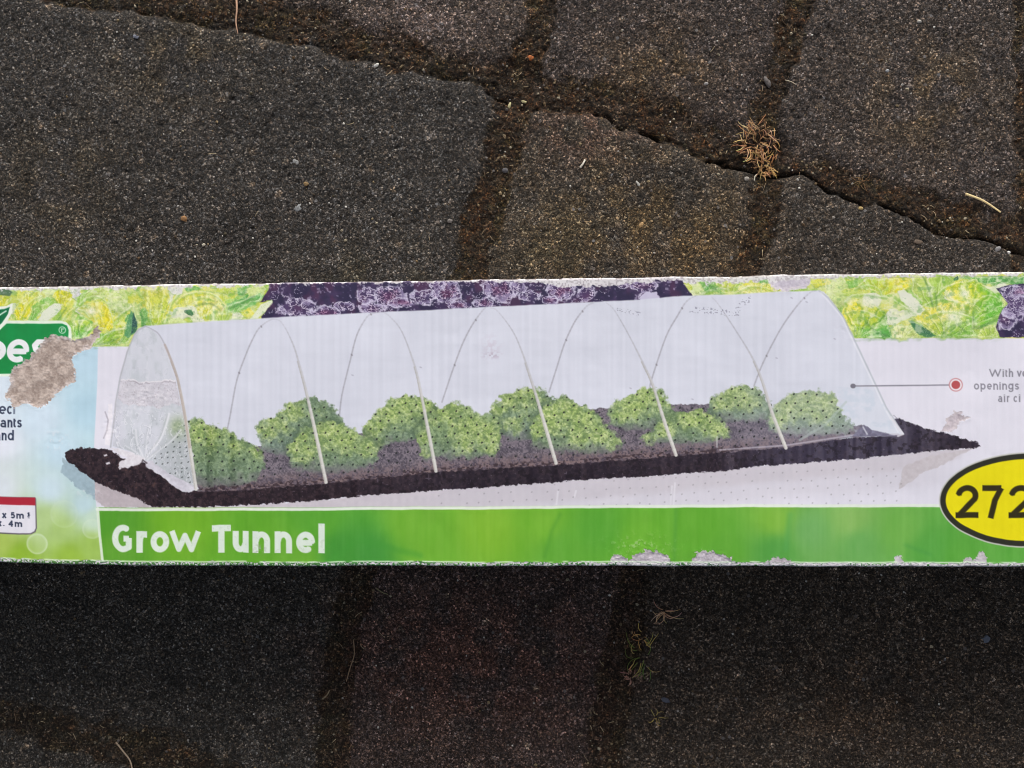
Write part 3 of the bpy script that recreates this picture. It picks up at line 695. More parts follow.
# inside of the tunnel: grey violet soil seen through the film
L_INS = lab('soil_seen_through_film')
back = [(200, 446), (262, 446), (330, 438), (380, 430), (430, 428), (490, 424), (560, 412), (590, 409), (640, 406), (700, 404), (740, 406), (800, 416), (842, 427), (862, 425), (872, 432), (897, 435.5)]
inside = back+[(853, 437.5), (785, 447.5), (716, 453), (675, 456), (560, 465), (486, 469), (430, 473), (330, 483), (230, 491), (199, 491), (192, 470)]
def ins_col(x, y):
    t = np.clip(.5*vn(x/1.2, y/1.2, 85)+.5*fbm(x/5, y/5, 86, 3), 0, 1)
    c = mixc((78, 73, 84), (132, 122, 132), sm(.2, .8, t))
    dk = sm(12, 0, interp([(198, 490), (330, 481), (486, 467), (675, 454), (785, 446), (897, 435)], x)-y)
    c = c*(1-.45*dk)[:, None]+np.array([72, 58, 70.])*(.45*dk)[:, None]
    fl = sm(16, 3, interp([(198, 490), (330, 481), (486, 467), (675, 454), (785, 446), (897, 435)], x)-y)*sm(.35, .6, .5*vn(x/1.5, y/1.5, 87)+.5*fbm(x/4, y/4, 88, 2))
    c = mixc(c, (154, 130, 126), fl*.45)
    rt = sm(640, 860, x)*.35
    return c*(1-rt)[:, None]+np.array([150, 148, 168.])*rt[:, None]
fill(inside, ins_col, L_INS, jit=1.5)
# back halves of the hoops
def curve2(q, m=4):
    out = []; q = [np.array(p, float) for p in q]
    for i in range(len(q)-1):
        a, b, c, d = q[max(i-1, 0)], q[i], q[i+1], q[min(i+2, len(q)-1)]
        for k in range(m):
            t = k/m; out.append(tuple(.5*((2*b)+(c-a)*t+(2*a-5*b+4*c-d)*t*t+(3*b-a-3*c+d)*t**3)))
    return out+[tuple(q[-1])]
HB = [[(272, 319), (265, 323), (257, 331), (247, 352), (237, 380), (231, 412), (227, 431)], [(380, 312), (374, 313), (367, 317), (357, 335), (350, 362), (342, 395), (339, 420)], [(486, 307), (480, 314), (471, 327), (462, 345), (452, 372), (442, 402)],
      [(594, 302.5), (587, 306), (578, 317), (572, 327), (564, 345), (556, 370), (549, 392)], [(697, 295), (687, 301), (677, 317), (666, 337), (654, 372), (650, 386)], [(816, 291), (810, 293), (797, 306), (779, 332), (763, 363), (754, 386)]]
HOOPS = [lab('hoop') for k in range(7)]
for hi, hb in enumerate(HB):
    hb = curve2(hb)
    for j in range(len(hb)-1):
        stroke(hb[j:j+2], .72, (170, 168, 180), HOOPS[hi+1], k=.25+.6*min(1, max(0, (hb[j][1]-hb[0][1]-2)/16)))
    for j in range(6, len(hb)-4, 9): stroke([hb[j], (hb[j][0]+.4, hb[j][1]+.8)], .75, (120, 116, 124), k=.6)
# plants: frilly heads, bright on top and at the left rim, fading into the grey of the bed below
PL = [([(186, 421), (194, 418), (203, 418.5), (211, 424), (220, 427), (228, 432), (238, 436), (246, 440), (255, 445), (262, 452), (264, 463), (262, 474), (252, 482), (235, 485), (208, 487), (196, 484)], .25, [(200, 432, 8), (213, 434, 8), (258, 451, 5), (236, 446, 5)]),
 ([(257, 437), (256, 426), (263, 419), (274, 418), (281, 411), (289, 402), (305, 400), (313, 396.5), (324, 400), (336, 410), (345, 424), (345, 446), (325, 456), (285, 457), (264, 450)], .6, [(268, 430, 9), (292, 408, 9), (276, 424, 8)]),
 ([(362, 430), (368, 419), (375, 413), (382, 408), (391, 398), (406, 395.5), (421, 396), (434, 402), (440, 415), (436, 440), (420, 437), (405, 442), (390, 443), (379, 450), (363, 448)], .3, [(371, 428, 11), (373, 443, 9), (390, 414, 10), (405, 402, 12), (425, 405, 8)]),
 ([(489, 412), (497, 400), (511, 392), (521, 386.5), (534, 388), (546, 391), (556, 400), (560, 425), (548, 440), (527, 441), (508, 440), (498, 433)], .5, [(510, 398, 12), (530, 392, 8), (494, 410, 6), (514, 426, 8)]),
 ([(609, 412), (616, 400), (631, 397), (641, 388.5), (652, 388), (662, 391), (669, 403), (677, 411), (680, 425), (655, 430), (630, 430), (609, 425)], .3, [(630, 406, 14), (645, 396, 10), (622, 414, 8), (662, 400, 6)]),
 ([(706, 410), (712, 398), (730, 386), (742, 384.5), (750, 386), (757, 387), (764, 396), (772, 404), (770, 420), (750, 421), (730, 422), (712, 418)], .5, [(735, 396, 13), (748, 402, 8), (722, 404, 7)]),
 ([(288, 449), (292, 441), (302, 427), (311, 428), (320, 421.5), (336, 421), (348, 426), (356, 430), (368, 436), (379, 443), (380, 452), (376, 461), (368, 467), (350, 472), (320, 472), (300, 471), (290, 466)], .25, [(295, 446, 8), (300, 438, 8), (305, 452, 9), (330, 430, 12), (345, 440, 10), (366, 448, 8)]),
 ([(416, 432), (424, 420), (434, 410), (444, 406), (452, 402.5), (465, 404), (477, 414), (488, 414), (496, 417), (501, 428), (501, 448), (494, 457), (470, 458), (449, 458), (434, 456), (427, 463), (421, 456), (417, 445)], .22, [(422, 440, 7), (425, 456, 5), (448, 412, 11), (470, 430, 13), (486, 436, 11), (492, 450, 7), (466, 446, 9)]),
 ([(530, 431), (533, 420), (542, 409), (550, 402), (563, 394.5), (574, 402), (592, 409), (600, 417), (605, 425), (615, 432), (622, 440), (622, 446), (605, 453), (590, 454), (574, 452), (556, 452), (540, 448), (533, 448)], .12, [(536, 428, 8), (550, 412, 11), (568, 412, 12), (585, 424, 12), (600, 438, 11), (612, 443, 8), (580, 440, 9), (552, 425, 8)]),
 ([(639, 438), (645, 433), (653, 430), (662, 420), (675, 411.5), (688, 411), (700, 408.5), (712, 415), (720, 421), (730, 430), (731, 437), (719, 440), (700, 443), (678, 444), (660, 444), (647, 445)], .25, [(648, 438, 8), (664, 430, 8), (705, 418, 10), (718, 430, 9), (690, 418, 8), (724, 435, 5)]),
 ([(767, 425), (770, 414), (776, 404), (783, 398), (791, 393), (813, 390.5), (826, 391), (835, 394), (839, 404), (842, 413), (848, 420), (855, 427), (847, 434), (820, 436), (796, 435), (775, 434)], .5, [(790, 404, 11), (808, 402, 12), (828, 402, 10), (782, 420, 8), (820, 418, 8)])]
PLAB = []
for pi, (poly, haze, brs) in enumerate(PL):
    Lp = lab('lettuce_plant'); PLAB.append(Lp); sd = pi*13+5
    pp = np.array(poly, float); idx = win(pp[:, 0].min(), pp[:, 1].min(), pp[:, 0].max(), pp[:, 1].max(), 8); x, y = X[idx], Y[idx]
    jx = (fbm(x/4.5, y/4.5, sd, 4)-.5)*9; jy = (fbm(x/4.5, y/4.5, sd+4, 4)-.5)*9
    d = polyd(x+jx, y+jy, poly)
    y0, y1 = pp[:, 1].min(), pp[:, 1].max(); v = (y-y0)/(y1-y0)
    br = np.zeros(len(x))
    for bx, by, r_ in brs: br = np.maximum(br, np.exp(-(((x-bx)/(r_*1.5))**2+((y-by)/(r_*1.25))**2)*.8))
    br = np.clip(.14+br*.74+.42*(fbm(x/5, y/5, sd+8, 3)-.5)*2-.25*sm(.55, .95, v), 0, 1)
    clump = fbm(x/4, y/4, sd+11, 3); fine = .5*vn(x/1.15, y/1.15, sd+13)+.5*vn(x/2.1, y/2.1, sd+14)
    tone = np.clip(.5+(clump-.5)*.75+(fine-.5)*.95, 0, 1)
    dark_ = mixc((92, 118, 70), (138, 164, 106), sm(.2, .8, tone)); dark_ = mixc(dark_, mixc((92, 112, 100), (130, 150, 134), sm(.2, .8, tone)), np.clip(haze+.35*sm(.35, .8, v), 0, 1))
    lite = mixc((120, 150, 72), (168, 190, 100), sm(.15, .6, tone)); lite = mixc(lite, (216, 226, 158), sm(.56, .9, tone)*.85)
    c = mixc(dark_, lite, sm(.08, 1.0, br)*.8)
    c = mixc(c, (66, 88, 52), sm(.5, .28, fbm(x/2.6, y/2.2, sd+23, 2))*.38*(1-haze*.5)); c = mixc(c, (226, 232, 170), sm(.62, .8, fbm(x/2.8, y/2.0, sd+29, 2))*.45*sm(.2, .6, br))
    # lower leaves sink into the violet grey of the bed seen through film
    sink = sm(.70, 1.04, v+.12*(fbm(x/6, y/6, sd+17, 2)-.5)*2)*(1-.75*sm(.2, .6, br))
    c = mixc(c, mixc((84, 80, 90), (116, 110, 118), fine), sink*.72)
    wash = .10+.26*sm(690, 800, x)
    c = c*(1-wash)[:, None]+np.array([206, 212, 218.])*wash[:, None]
    st_ = (vn(x/2.6, y/300, 74)-.5)*22*sm(250, 205, x)-26*np.exp(-((x-211)/4.5)**2)-22*np.exp(-((x-232.5)/2.5)**2)  # dark upright bands paint in the shadow of the board's corrugation
    gap_ = sm(7, 0, d)*.42*np.isin(LAB[idx], PLAB[:-1])          # leaves of one head printed darker where the next overlaps them
    paint(idx, gap_, (64, 84, 62))
    paint(idx, sm(1.6, -1.8, d)*(1-.45*sm(.9, 1.05, v)*(1-br)), c+st_[:, None], Lp)
stroke([(717, 437), (717, 447)], .5, (206, 206, 210), k=.8)
# whole interior veil near the bottom front plus air holes
idx = win(176, 380, 850, 492); x, y = X[idx], Y[idx]
front = interp([(176, 478), (198, 490), (330, 480), (486, 466), (675, 453), (785, 445), (897, 434)], x)
topl = interp([(176, 415), (222, 418), (300, 396), (345, 420), (398, 398), (470, 404), (517, 388), (580, 398), (640, 390), (740, 386), (806, 392), (845, 410)], x)
hm = holes(x, y, 11.5, 8.2, .95, 17)*sm(0, 3, front-y)*np.where(np.isin(LAB[idx], PLAB+[L_INS]), 1., .0)
paint(idx, hm*.92, (34, 38, 38))
# front lip of the bed, caught by the light
idx = win(198, 445, 740, 494); x, y = X[idx], Y[idx]
fr = interp([(176, 478), (198, 490), (330, 481), (430, 471), (486, 466.5), (560, 462.5), (675, 453.5), (785, 445.5), (897, 434)], x)
dq = y-fr+(fbm(x/4, y/4, 361, 3)-.5)*5
paint(idx, sm(1.5, 0, np.abs(dq))*sm(.4, .62, fbm(x/5, y/3, 363, 3))*.5, (150, 124, 118)); paint(idx, sm(3.5, .5, np.abs(dq))*sm(.45, .6, vn(x/2.4, y/1.6, 365))*.7, (44, 32, 38))
stroke([(720, 450), (785, 445.5), (815, 441), (853, 435), (898, 434)], .8, (196, 190, 204), k=.6)
# left end of the tunnel: gathered film
L_END = lab('gathered_film_end')
fill([(121, 377), (128, 352), (135, 334), (141, 328.5), (146, 328), (152, 330), (160, 337), (168, 356), (176, 382), (183, 415), (190, 455), (194, 488), (170, 474), (146, 461), (130, 451), (113, 446), (115, 410)], lambda x, y: mixc((208, 210, 220), (196, 200, 208), sm(.4, .65, fbm(x/9, y/14, 92, 3))), L_END)
idx = np.nonzero(LAB == L_END)[0]; x, y = X[idx], Y[idx]
paint(idx, sm(455, 440, np.abs(y-448)+448-20+np.abs(x-172)*.6)*.0, (0, 0, 0))
g = np.exp(-(((x-178)/9)**2+((y-428)/11)**2))
paint(idx, np.clip(g*1.2, 0, 1)*.75, mixc((112, 136, 96), (170, 184, 140), vn(x/1.6, y/1.6, 94)))
g = sm(418, 450, y+.0*x)*sm(150, 176, x)
paint(idx, g*.5, mixc((140, 150, 148), (176, 180, 184), fbm(x/5, y/5, 96, 3)))
paint(idx, sm(128, 118, x)*.35, (196, 194, 208))
paint(idx, holes(x, y, 6.2, 5.2, .75, 23, .5)*.8*sm(0, 6, y-(462-1.05*(x-146)))*sm(146, 156, x), (56, 62, 62))
for pts, w_, k_ in (([(169, 414), (166, 425), (160, 440), (150, 452), (146, 458)], 1.1, .75), ([(181, 430), (172, 440), (158, 451), (148, 459)], .9, .65), ([(136, 430), (137, 441), (141, 452), (145, 459)], .9, .6), ([(150, 425), (147, 440), (146, 456)], .7, .35), ([(126, 446), (136, 452), (145, 460)], .7, .5)):
    stroke(curve2(pts), w_, (232, 232, 238), k=k_, aa=1.1)
    stroke(curve2([(p[0]-1.8, p[1]+.6) for p in pts]), .6, (150, 156, 160), k=k_*.5, aa=1.1)
wr = fbm(x/5+.8*fbm(x/9, y/9, 531, 2), y/11, 533, 3); wk = .35+.65*sm(400, 425, y)
paint(idx, sm(.035, .008, np.abs(wr-.5))*.5*wk, (234, 234, 240)); paint(idx, sm(.03, .008, np.abs(wr-.56))*.3*wk, (150, 154, 164))
idx = np.nonzero((LAB == L_END) & (Y > 372) & (Y < 414))[0]; x, y = X[idx], Y[idx]
n = fbm(x/3, y/3, 95, 4); top_ = 381+(fbm(x/7, y*0, 93, 3)-.5)*7; bot_ = 406+(fbm(x/8, y*0, 99, 3)-.5)*9-6*sm(128, 118, x)
mk = sm(-.6, .6, y-top_)*sm(.8, -.8, y-bot_)
paint(idx, mk*.6, mixc((192, 184, 194), (226, 220, 228), np.clip(.55*n+.45*vn(x/1.3, y/1.3, 91), 0, 1)))
paint(idx, sm(1.1, .2, np.abs(y-top_))*.8, (230, 226, 232)); paint(idx, sm(.8, .2, np.abs(y-top_-1.7))*.45*sm(.4, .6, vn(x/4, y*0, 3)), (150, 140, 150))
paint(idx, sm(.03, .008, np.abs(n-.5))*.4*mk, (152, 142, 152))
# white rolled edge at the foot
fill([(112, 448), (120, 449), (135, 453), (145, 459), (140, 464), (132, 467), (119, 468), (121, 461), (128, 458), (118, 454)], lambda x, y: mixc((206, 200, 208), (234, 232, 238), fbm(x/3, y/3, 98, 3)), L_END, jit=1.5)
fill([(146, 461), (152, 461), (170, 474), (194, 486), (198, 489), (192, 492), (182, 492), (172, 485), (158, 474), (146, 467)], lambda x, y: mixc((186, 182, 194), (226, 224, 234), fbm(x/4, y/4, 99, 3)), L_END, jit=1.2)
stroke([(141, 466), (143, 460), (147, 463)], .8, (60, 50, 56), k=.7)
# white scrape left of the end
fill([(108, 404), (112, 404), (112, 425), (110, 446), (105, 444), (107, 425)], (232, 228, 236), None, jit=1.5)
stroke([(105, 412), (108, 420), (107, 430), (104, 438)], .7, (150, 142, 156), k=.6)
# front halves of the hoops
HF = [[(145, 326), (155, 331), (160, 336), (165, 345), (172, 362), (178, 380), (184, 410), (190, 447), (196, 489)], [(272, 319), (281, 322), (292, 342), (300, 367), (307, 395), (316, 435), (326, 482)], [(383, 312), (390, 317), (402, 332), (415, 367), (422, 398), (436, 471)], [(490, 308), (497, 311), (512, 330), (522, 352), (532, 382), (542, 415), (556, 463)],
      [(606, 302.5), (615, 311), (630, 337), (645, 367), (653, 385), (664, 420), (676, 455)], [(712, 297), (720, 306), (737, 332), (752, 357), (762, 380), (772, 412), (786, 448)]]
for i, hf in enumerate(HF):
    L_H = HOOPS[i]
    hf = curve2(hf, 5)
    p = np.array(hf, float); n = len(p)
    for j in range(n-1):
        f = (p[j, 1]-300)/170
        g_ = max(0, min(1, (p[j, 1]-335)/85)); w = .6+1.1*g_
        stroke([tuple(p[j]), tuple(p[j+1])], w, tuple(np.array((178, 177, 188))*(1-g_)+np.array((214, 212, 208))*g_), L_H, k=(.75+.2*g_)*(1 if i == 0 else .3+.7*min(1, max(0, (p[j, 1]-p[0, 1]-2)/16))))
        if p[j, 1] > 360: stroke([(p[j, 0]-1.1, p[j, 1]), (p[j+1, 0]-1.1, p[j+1, 1])], .45, (156, 150, 144), k=.5)
stroke(HF[0][3:8], 1.2, (176, 158, 148), k=.55)
L_H = HOOPS[0]
stroke([(145, 326.5), (138, 330), (134, 335), (127, 352), (120, 377), (115.5, 402), (114, 420), (111, 447)], .8, (176, 176, 184), L_H, k=.8)
L_H = HOOPS[6]
stroke([(819, 291), (828, 298), (843, 317), (855, 341), (873, 379), (886, 407), (903, 434)], .8, (184, 188, 198), L_H, k=.85)
stroke([(821, 293), (842, 318), (871, 379), (885, 409), (898, 432)], .8, (232, 233, 240), k=.5)
# right end, pale crumpled film
idx = win(838, 390, 904, 440); idx = idx[np.isin(LAB[idx], (L_FILM, L_INS))]; x, y = X[idx], Y[idx]
paint(idx, sm(.45, .7, fbm(x/11, y/8, 103, 3))*.6, (196, 206, 220)); 
fill([(852, 436), (858, 430), (864, 425), (872, 430), (890, 434), (898, 436)], lambda x, y: mixc((96, 92, 114), (140, 138, 160), fbm(x/3, y/3, 7, 3)), L_INS, jit=1)
stroke([(863, 427), (867, 434)], .7, (222, 222, 230), k=.7)
stroke([(891, 417), (896, 425), (903, 434), (898, 436)], 1.0, (224, 222, 230), k=.8)
stroke([(846, 402), (826, 424), (800, 440)], 1.2, (176, 190, 186), k=.5)
# tiny print specks on the film
idx = win(660, 300, 790, 330); x, y = X[idx], Y[idx]
for q0, q1, th in (((690, 309), (740, 313), 3), ((735, 306), (752, 298), 3), ((617, 309), (640, 314), 2)):
    ii = win(min(q0[0], q1[0]), min(q0[1], q1[1])-3, max(q0[0], q1[0]), max(q0[1], q1[1])+3); xx, yy = X[ii], Y[ii]
    d = strokes_d(xx, yy, [[q0, q1]], th)
    paint(ii, sm(1, -1, d)*sm(.68, .8, vn(xx/1.3, yy/1.1, 9))*.6, (120, 120, 140))
for sx_, sy_ in ((834, 339), (776, 358), (791, 298), (806, 302), (630, 388), (692, 399), (352, 375), (420, 367)):
    stroke([(sx_, sy_), (sx_+1.2, sy_+.5)], .55, (150, 146, 166), k=.55)
ii = win(480, 335, 502, 362); xx, yy = X[ii], Y[ii]
paint(ii, np.exp(-(((xx-491)/8)**2+((yy-347)/10)**2))*sm(.45, .7, fbm(xx/3, yy/3, 19, 2))*.35, (190, 174, 190))
ii = win(483, 349, 500, 360); xx, yy = X[ii], Y[ii]
paint(ii, np.exp(-(((xx-492)/8)**2+((yy-355.5)/3)**2))*sm(.45, .6, vn(xx/2, yy/1.5, 3))*.6, (168, 150, 170))

# --- lettering
def A(cx, cy, rx, ry, a0, a1, n=18):
    return [(cx+rx*math.cos(math.radians(a0+(a1-a0)*i/n)), cy+ry*math.sin(math.radians(a0+(a1-a0)*i/n))) for i in range(n+1)]
GL = {
 'o': (.95, [A(.5, .5, .5, .5, 0, 360, 28)]), 'e': (.92, [[(.04, .47), (1.0, .47)], A(.5, .5, .5, .5, -4, 306, 26)]),
 'n': (.92, [[(0, 'b'), (0, 'x')], [(0, .62)]+A(.52, .55, .48, .45, 172, 0)+[(1, 'b')]]), 'u': (.92, [[(1, 'b'), (1, 'x')], [(0, 'x')]+A(.48, .45, .48, .45, 180, 352)]),
 'r': (.58, [[(0, 'b'), (0, 'x')], [(0, .45), (.06, .72), (.3, .93), (.62, 1.0), (1.35, .99)]]), 'w': (1.4, [[(0, 'x'), (.26, .02), (.5, .9), (.74, .02), (1, 'x')]]),
 'T': (1.0, [[('L', 'cc'), ('R', 'cc')], [(.5, 'b'), (.5, 'c')]]), 'l': (.1, [[(.5, 'b'), (.5, 'a')]]), 'i': (.1, [[(.5, 'b'), (.5, 'x')], [(.5, 1.42), (.5, 1.30)]]),
 'G': (1.15, [[(p[0], ('k', p[1])) for p in A(.58, .5, .58, .5, 58, 292, 26)]+[(1, ('k', .10)), (1, ('k', .52))], [(1.0, ('k', .49)), (.62, ('k', .49))]]),
 'p': (.95, [[(0, 'd'), (0, 'x')], A(.5, .5, .5, .5, 0, 360, 26)]), 'd': (.95, [[(1, 'b'), (1, 'a')], A(.5, .5, .5, .5, 0, 360, 26)]),
 'g': (.95, [[(1, 'x'), (1, -.2)]+A(.5, -.2, .5, .32, 0, -150, 12), A(.5, .5, .5, .5, 0, 360, 26)]),
 'a': (.85, [A(.5, .62, .46, .38, 140, 0, 12)+[(1, 'b')], A(.5, .27, .5, .27, 0, 360, 20)]), 'c': (.8, [A(.55, .5, .55, .5, 50, 310, 22)]),
 's': (.78, [[(.93, .86), (.7, 1), (.3, 1), (.04, .8), (.2, .58), (.8, .42), (.97, .2), (.72, 0), (.3, 0), (.02, .14)]]),
 't': (.55, [[(.3, 1.32), (.3, .25), (.45, .02), (.95, 0)], [(0, .98), (.95, .98)]]), 'v': (.95, [[(0, 'x'), (.5, .03), (1, 'x')]]),
 'h': (.92, [[(0, 'b'), (0, 'a')], [(0, .62)]+A(.52, .55, .48, .45, 172, 0)+[(1, 'b')]]), 'W': (1.75, [[(0, 'c'), (.25, .03), (.5, ('k', .95)), (.75, .03), (1, 'c')]]),
 'm': (1.5, [[(0, 'b'), (0, 'x')], [(0, .62)]+A(.25, .6, .25, .4, 172, 0, 10)+[(.5, 'b')], [(.5, .62)]+A(.75, .6, .25, .4, 172, 0, 10)+[(1, 'b')]]),
 'x': (.9, [[(0, 'x'), (1, 'b')], [(1, 'x'), (0, 'b')]]), '.': (.1, [[(.5, -.05), (.5, .12)]]), '!': (.1, [[(.5, -.05), (.5, .1)], [(.5, .4), (.5, 'c')]]),
 '2': (1.0, [[(p[0], ('k', p[1])) for p in A(.5, .72, .5, .28, 172, -28, 16)+[(.03, .0)]], [('L', ('k', 0)), ('R', ('k', 0))]]),
 '7': (1.0, [[('L', ('k', 1)), (.97, ('k', 1))], [(.97, ('k', 1)), (.6, ('k', .55)), (.34, 'b')]]),
 '5': (.9, [[(p[0], ('k', p[1])) for p in [(.9, 1), (.18, 1), (.12, .56)]+A(.46, .32, .5, .32, 118, -140, 14)]]),
 '4': (1.0, [[(.74, 'b'), (.74, ('k', 1)), (.02, ('k', .3)), (1.08, ('k', .3))]]),
 'r_': (1, [])}
def glyph(ch, x0, x1, base, xh, hw, cap=1.3, asc=1.38, desc=.36, slant=0.):
    out = []
    for st in GL[ch][1]:
        pp = []
        for gx_, gy_ in st:
            if isinstance(gy_, tuple): y_ = base-hw-gy_[1]*(xh*cap-2*hw)
            elif gy_ == 'b': y_ = base
            elif gy_ == 'x': y_ = base-xh
            elif gy_ == 'a': y_ = base-xh*asc
            elif gy_ == 'c': y_ = base-xh*cap
            elif gy_ == 'cc': y_ = base-xh*cap+hw
            elif gy_ == 'd': y_ = base+xh*desc
            else: y_ = base-hw-gy_*(xh-2*hw)
            if gx_ == 'L': x_ = x0
            elif gx_ == 'R': x_ = x1
            else: x_ = x0+hw+gx_*(x1-x0-2*hw)
            pp.append((x_+(base-y_)*slant, y_))
        out.append(pp)
    return out
def write(sts, hw, col, label=None, aa=.6, k=1.):
    allp = np.array([p for s in sts for p in s], float)
    idx = win(allp[:, 0].min()-hw, allp[:, 1].min()-hw, allp[:, 0].max()+hw, allp[:, 1].max()+hw)
    if len(idx): paint(idx, sm(aa, -aa, strokes_d(X[idx], Y[idx], sts, hw))*k, col, label, .5*k)
def line(text, x0, base, xh, hw, col, label, gap=.22, space=.5, k=1., cond=1.):
    x_ = x0
    for ch in text:
        if ch == ' ': x_ += space*xh; continue
        w = max(GL[ch][0]*xh*cond, 2*hw)
        write(glyph(ch, x_, x_+w, base, xh, hw), hw, col, label, .55, k); x_ += w+gap*xh
    return x_

# --- green banner with the title
L_BAN = lab('title_banner')
def ban_col(x, y):
    c = rbf(x, y, [(110, 520, (84, 158, 40)), (110, 555, (92, 160, 42)), (180, 520, (112, 176, 34)), (260, 540, (96, 168, 38)), (320, 520, (88, 166, 46)), (340, 550, (64, 148, 48)), (370, 553, (66, 150, 54)), (300, 556, (104, 172, 46)),
         (410, 525, (110, 176, 46)), (430, 550, (112, 178, 48)), (490, 530, (128, 186, 46)), (540, 525, (112, 178, 44)), (560, 550, (96, 170, 50)), (600, 530, (88, 166, 48)), (640, 540, (104, 176, 44)), (700, 530, (96, 170, 44)), (720, 555, (94, 168, 48)),
         (775, 520, (124, 182, 60)), (775, 550, (84, 162, 66)), (810, 530, (110, 174, 92)), (850, 520, (138, 190, 96)), (860, 545, (104, 172, 84)), (900, 530, (112, 178, 74)), (930, 550, (84, 164, 62)), (960, 558, (88, 166, 56)), (1010, 560, (90, 168, 60)), (1200, 530, (100, 172, 60)), (-40, 530, (100, 170, 40))], 20)
    t = (fbm(x/10, y/26, 111, 4)-.5)*16+(vn(x/2.2, y/300, 113)-.5)*5  # print mottle, plus painted-in shading of the board's flutes
    return (c+t[:, None]*np.array([1, .7, .9]))*.92+np.array([118, 128, 112.])*.08
ban_l = [(97, 508.5), (102.5, 572)]
fill([(96.5, 508), (400, 507), (700, 505), (945, 504.5), (2000, 504.5), (2000, 575), (102.5, 575)], ban_col, L_BAN)
for pts, w, cc in (([(560, 515), (552, 530), (545, 556)], 1.6, (70, 140, 46)), ([(676, 509), (674, 562)], 1.5, (70, 140, 56)), ([(470, 516), (480, 560)], 2, (128, 186, 60)), ([(790, 515), (786, 548)], 3, (84, 160, 86)), ([(905, 545), (930, 554)], 1.6, (66, 144, 66)), ([(905, 510), (902, 560)], 2.4, (124, 184, 88)), ([(330, 560), (360, 540), (420, 556)], 3, (66, 148, 52))):
    stroke(pts, w, cc, k=.4, aa=3.)
stroke([(97, 510), (400, 508.5), (700, 506), (945, 505.5)], 1.5, (228, 234, 226), k=.95)
stroke([(97.5, 509), (99.5, 535), (103, 566)], 1.3, (226, 236, 222), k=.9)
L_TIT = lab('title_lettering')
TIT = [('G', 112, 131.5), ('r', 136, 148), ('o', 150.2, 169), ('w', 169, 201), ('T', 212, 230.6), ('u', 232.6, 248.6), ('n', 252.3, 270), ('n', 274.5, 292), ('e', 296, 315), ('l', 318, 325)]
for ch, a0, a1 in TIT:
    hw_ = 2.75 if ch == 'w' else 3.05 if ch in 'oenuG' else 3.25
    write(glyph(ch, a0, a1, 552.6, 21.4, hw_, cap=1.29, asc=1.36), hw_, (216, 228, 216), L_TIT, .7)
idx = win(110, 520, 330, 558); x, y = X[idx], Y[idx]
paint(idx, sm(.66, .78, fbm(x/3, y/3, 121, 3))*(LAB[idx] == L_TIT)*.22, (168, 186, 160))
paint(idx, np.exp(-(((x-259)/6)**2+((y-549)/4)**2))*sm(.45, .6, fbm(x/2.5, y/2.5, 123, 3))*.9, (150, 160, 142))

# --- brand badge top left
L_BAD = lab('brand_badge')
fill([(-330, 320), (60, 320.5), (66, 322), (70.5, 327), (71.5, 335), (70, 376), (-330, 378)], (226, 236, 220), L_BAD)
fill([(-330, 324), (62, 323.5), (66.5, 325.5), (68.3, 330), (68, 345), (66.5, 373.5), (-330, 375)], lambda x, y: mixc((28, 132, 66), (22, 142, 72), fbm(x/12, y/12, 6, 3)), L_BAD)
L_EMB = lab('leaf_emblem')
fill([(-60, 340), (-30, 316), (-10, 307), (6, 306), (13, 303), (12, 313), (6, 324), (-6, 336), (-30, 345)], (232, 238, 226), L_EMB)
fill([(-60, 338), (-30, 319), (-10, 310), (4, 309), (10, 307), (8, 314), (2, 323), (-8, 331), (-30, 341)], (16, 110, 66), L_EMB)
stroke([(-40, 334), (-8, 320), (6, 311)], .7, (220, 234, 220), k=.9)
L_BL = lab('brand_lettering')
write(glyph('p', -25, 4.5, 362.5, 23.5, 3.1, desc=.4, slant=.14), 3.1, (232, 234, 236), L_BL)
write(glyph('e', 5.2, 27.5, 362.5, 23.5, 2.9, slant=.14), 2.9, (232, 234, 236), L_BL)
write(glyph('s', 29, 46, 362.5, 23.5, 2.9, slant=.14), 2.9, (232, 234, 236), L_BL)
stroke(A(62, 330, 3.2, 3.2, 0, 360, 20), .45, (206, 226, 206), k=.9)
write(glyph('r', 61.0, 63.6, 331.8, 3.4, .45), .45, (206, 226, 206))
# --- small writing on the info panel
L_IT = lab('info_lettering')
INK = (44, 52, 76)
write(glyph('e', -.6, 6.2, 414, 8.0, .8), .8, INK, L_IT); write(glyph('c', 7.2, 12.4, 414, 8.0, .8), .8, INK, L_IT)
write(glyph('i', 13.2, 15.2, 414, 8.0, .9), .9, INK, L_IT, k=.6)
for ch, a0, a1 in (('a', .8, 6.4), ('n', 7.8, 12.6), ('t', 12.9, 16.6), ('s', 17.2, 22)): write(glyph(ch, a0, a1, 427.3, 7.4, .8), .8, INK, L_IT)
for ch, a0, a1 in (('a', -5.5, .6), ('n', 2, 6.8), ('d', 8, 14)): write(glyph(ch, a0, a1, 440.3, 7.4, .8), .8, INK, L_IT)
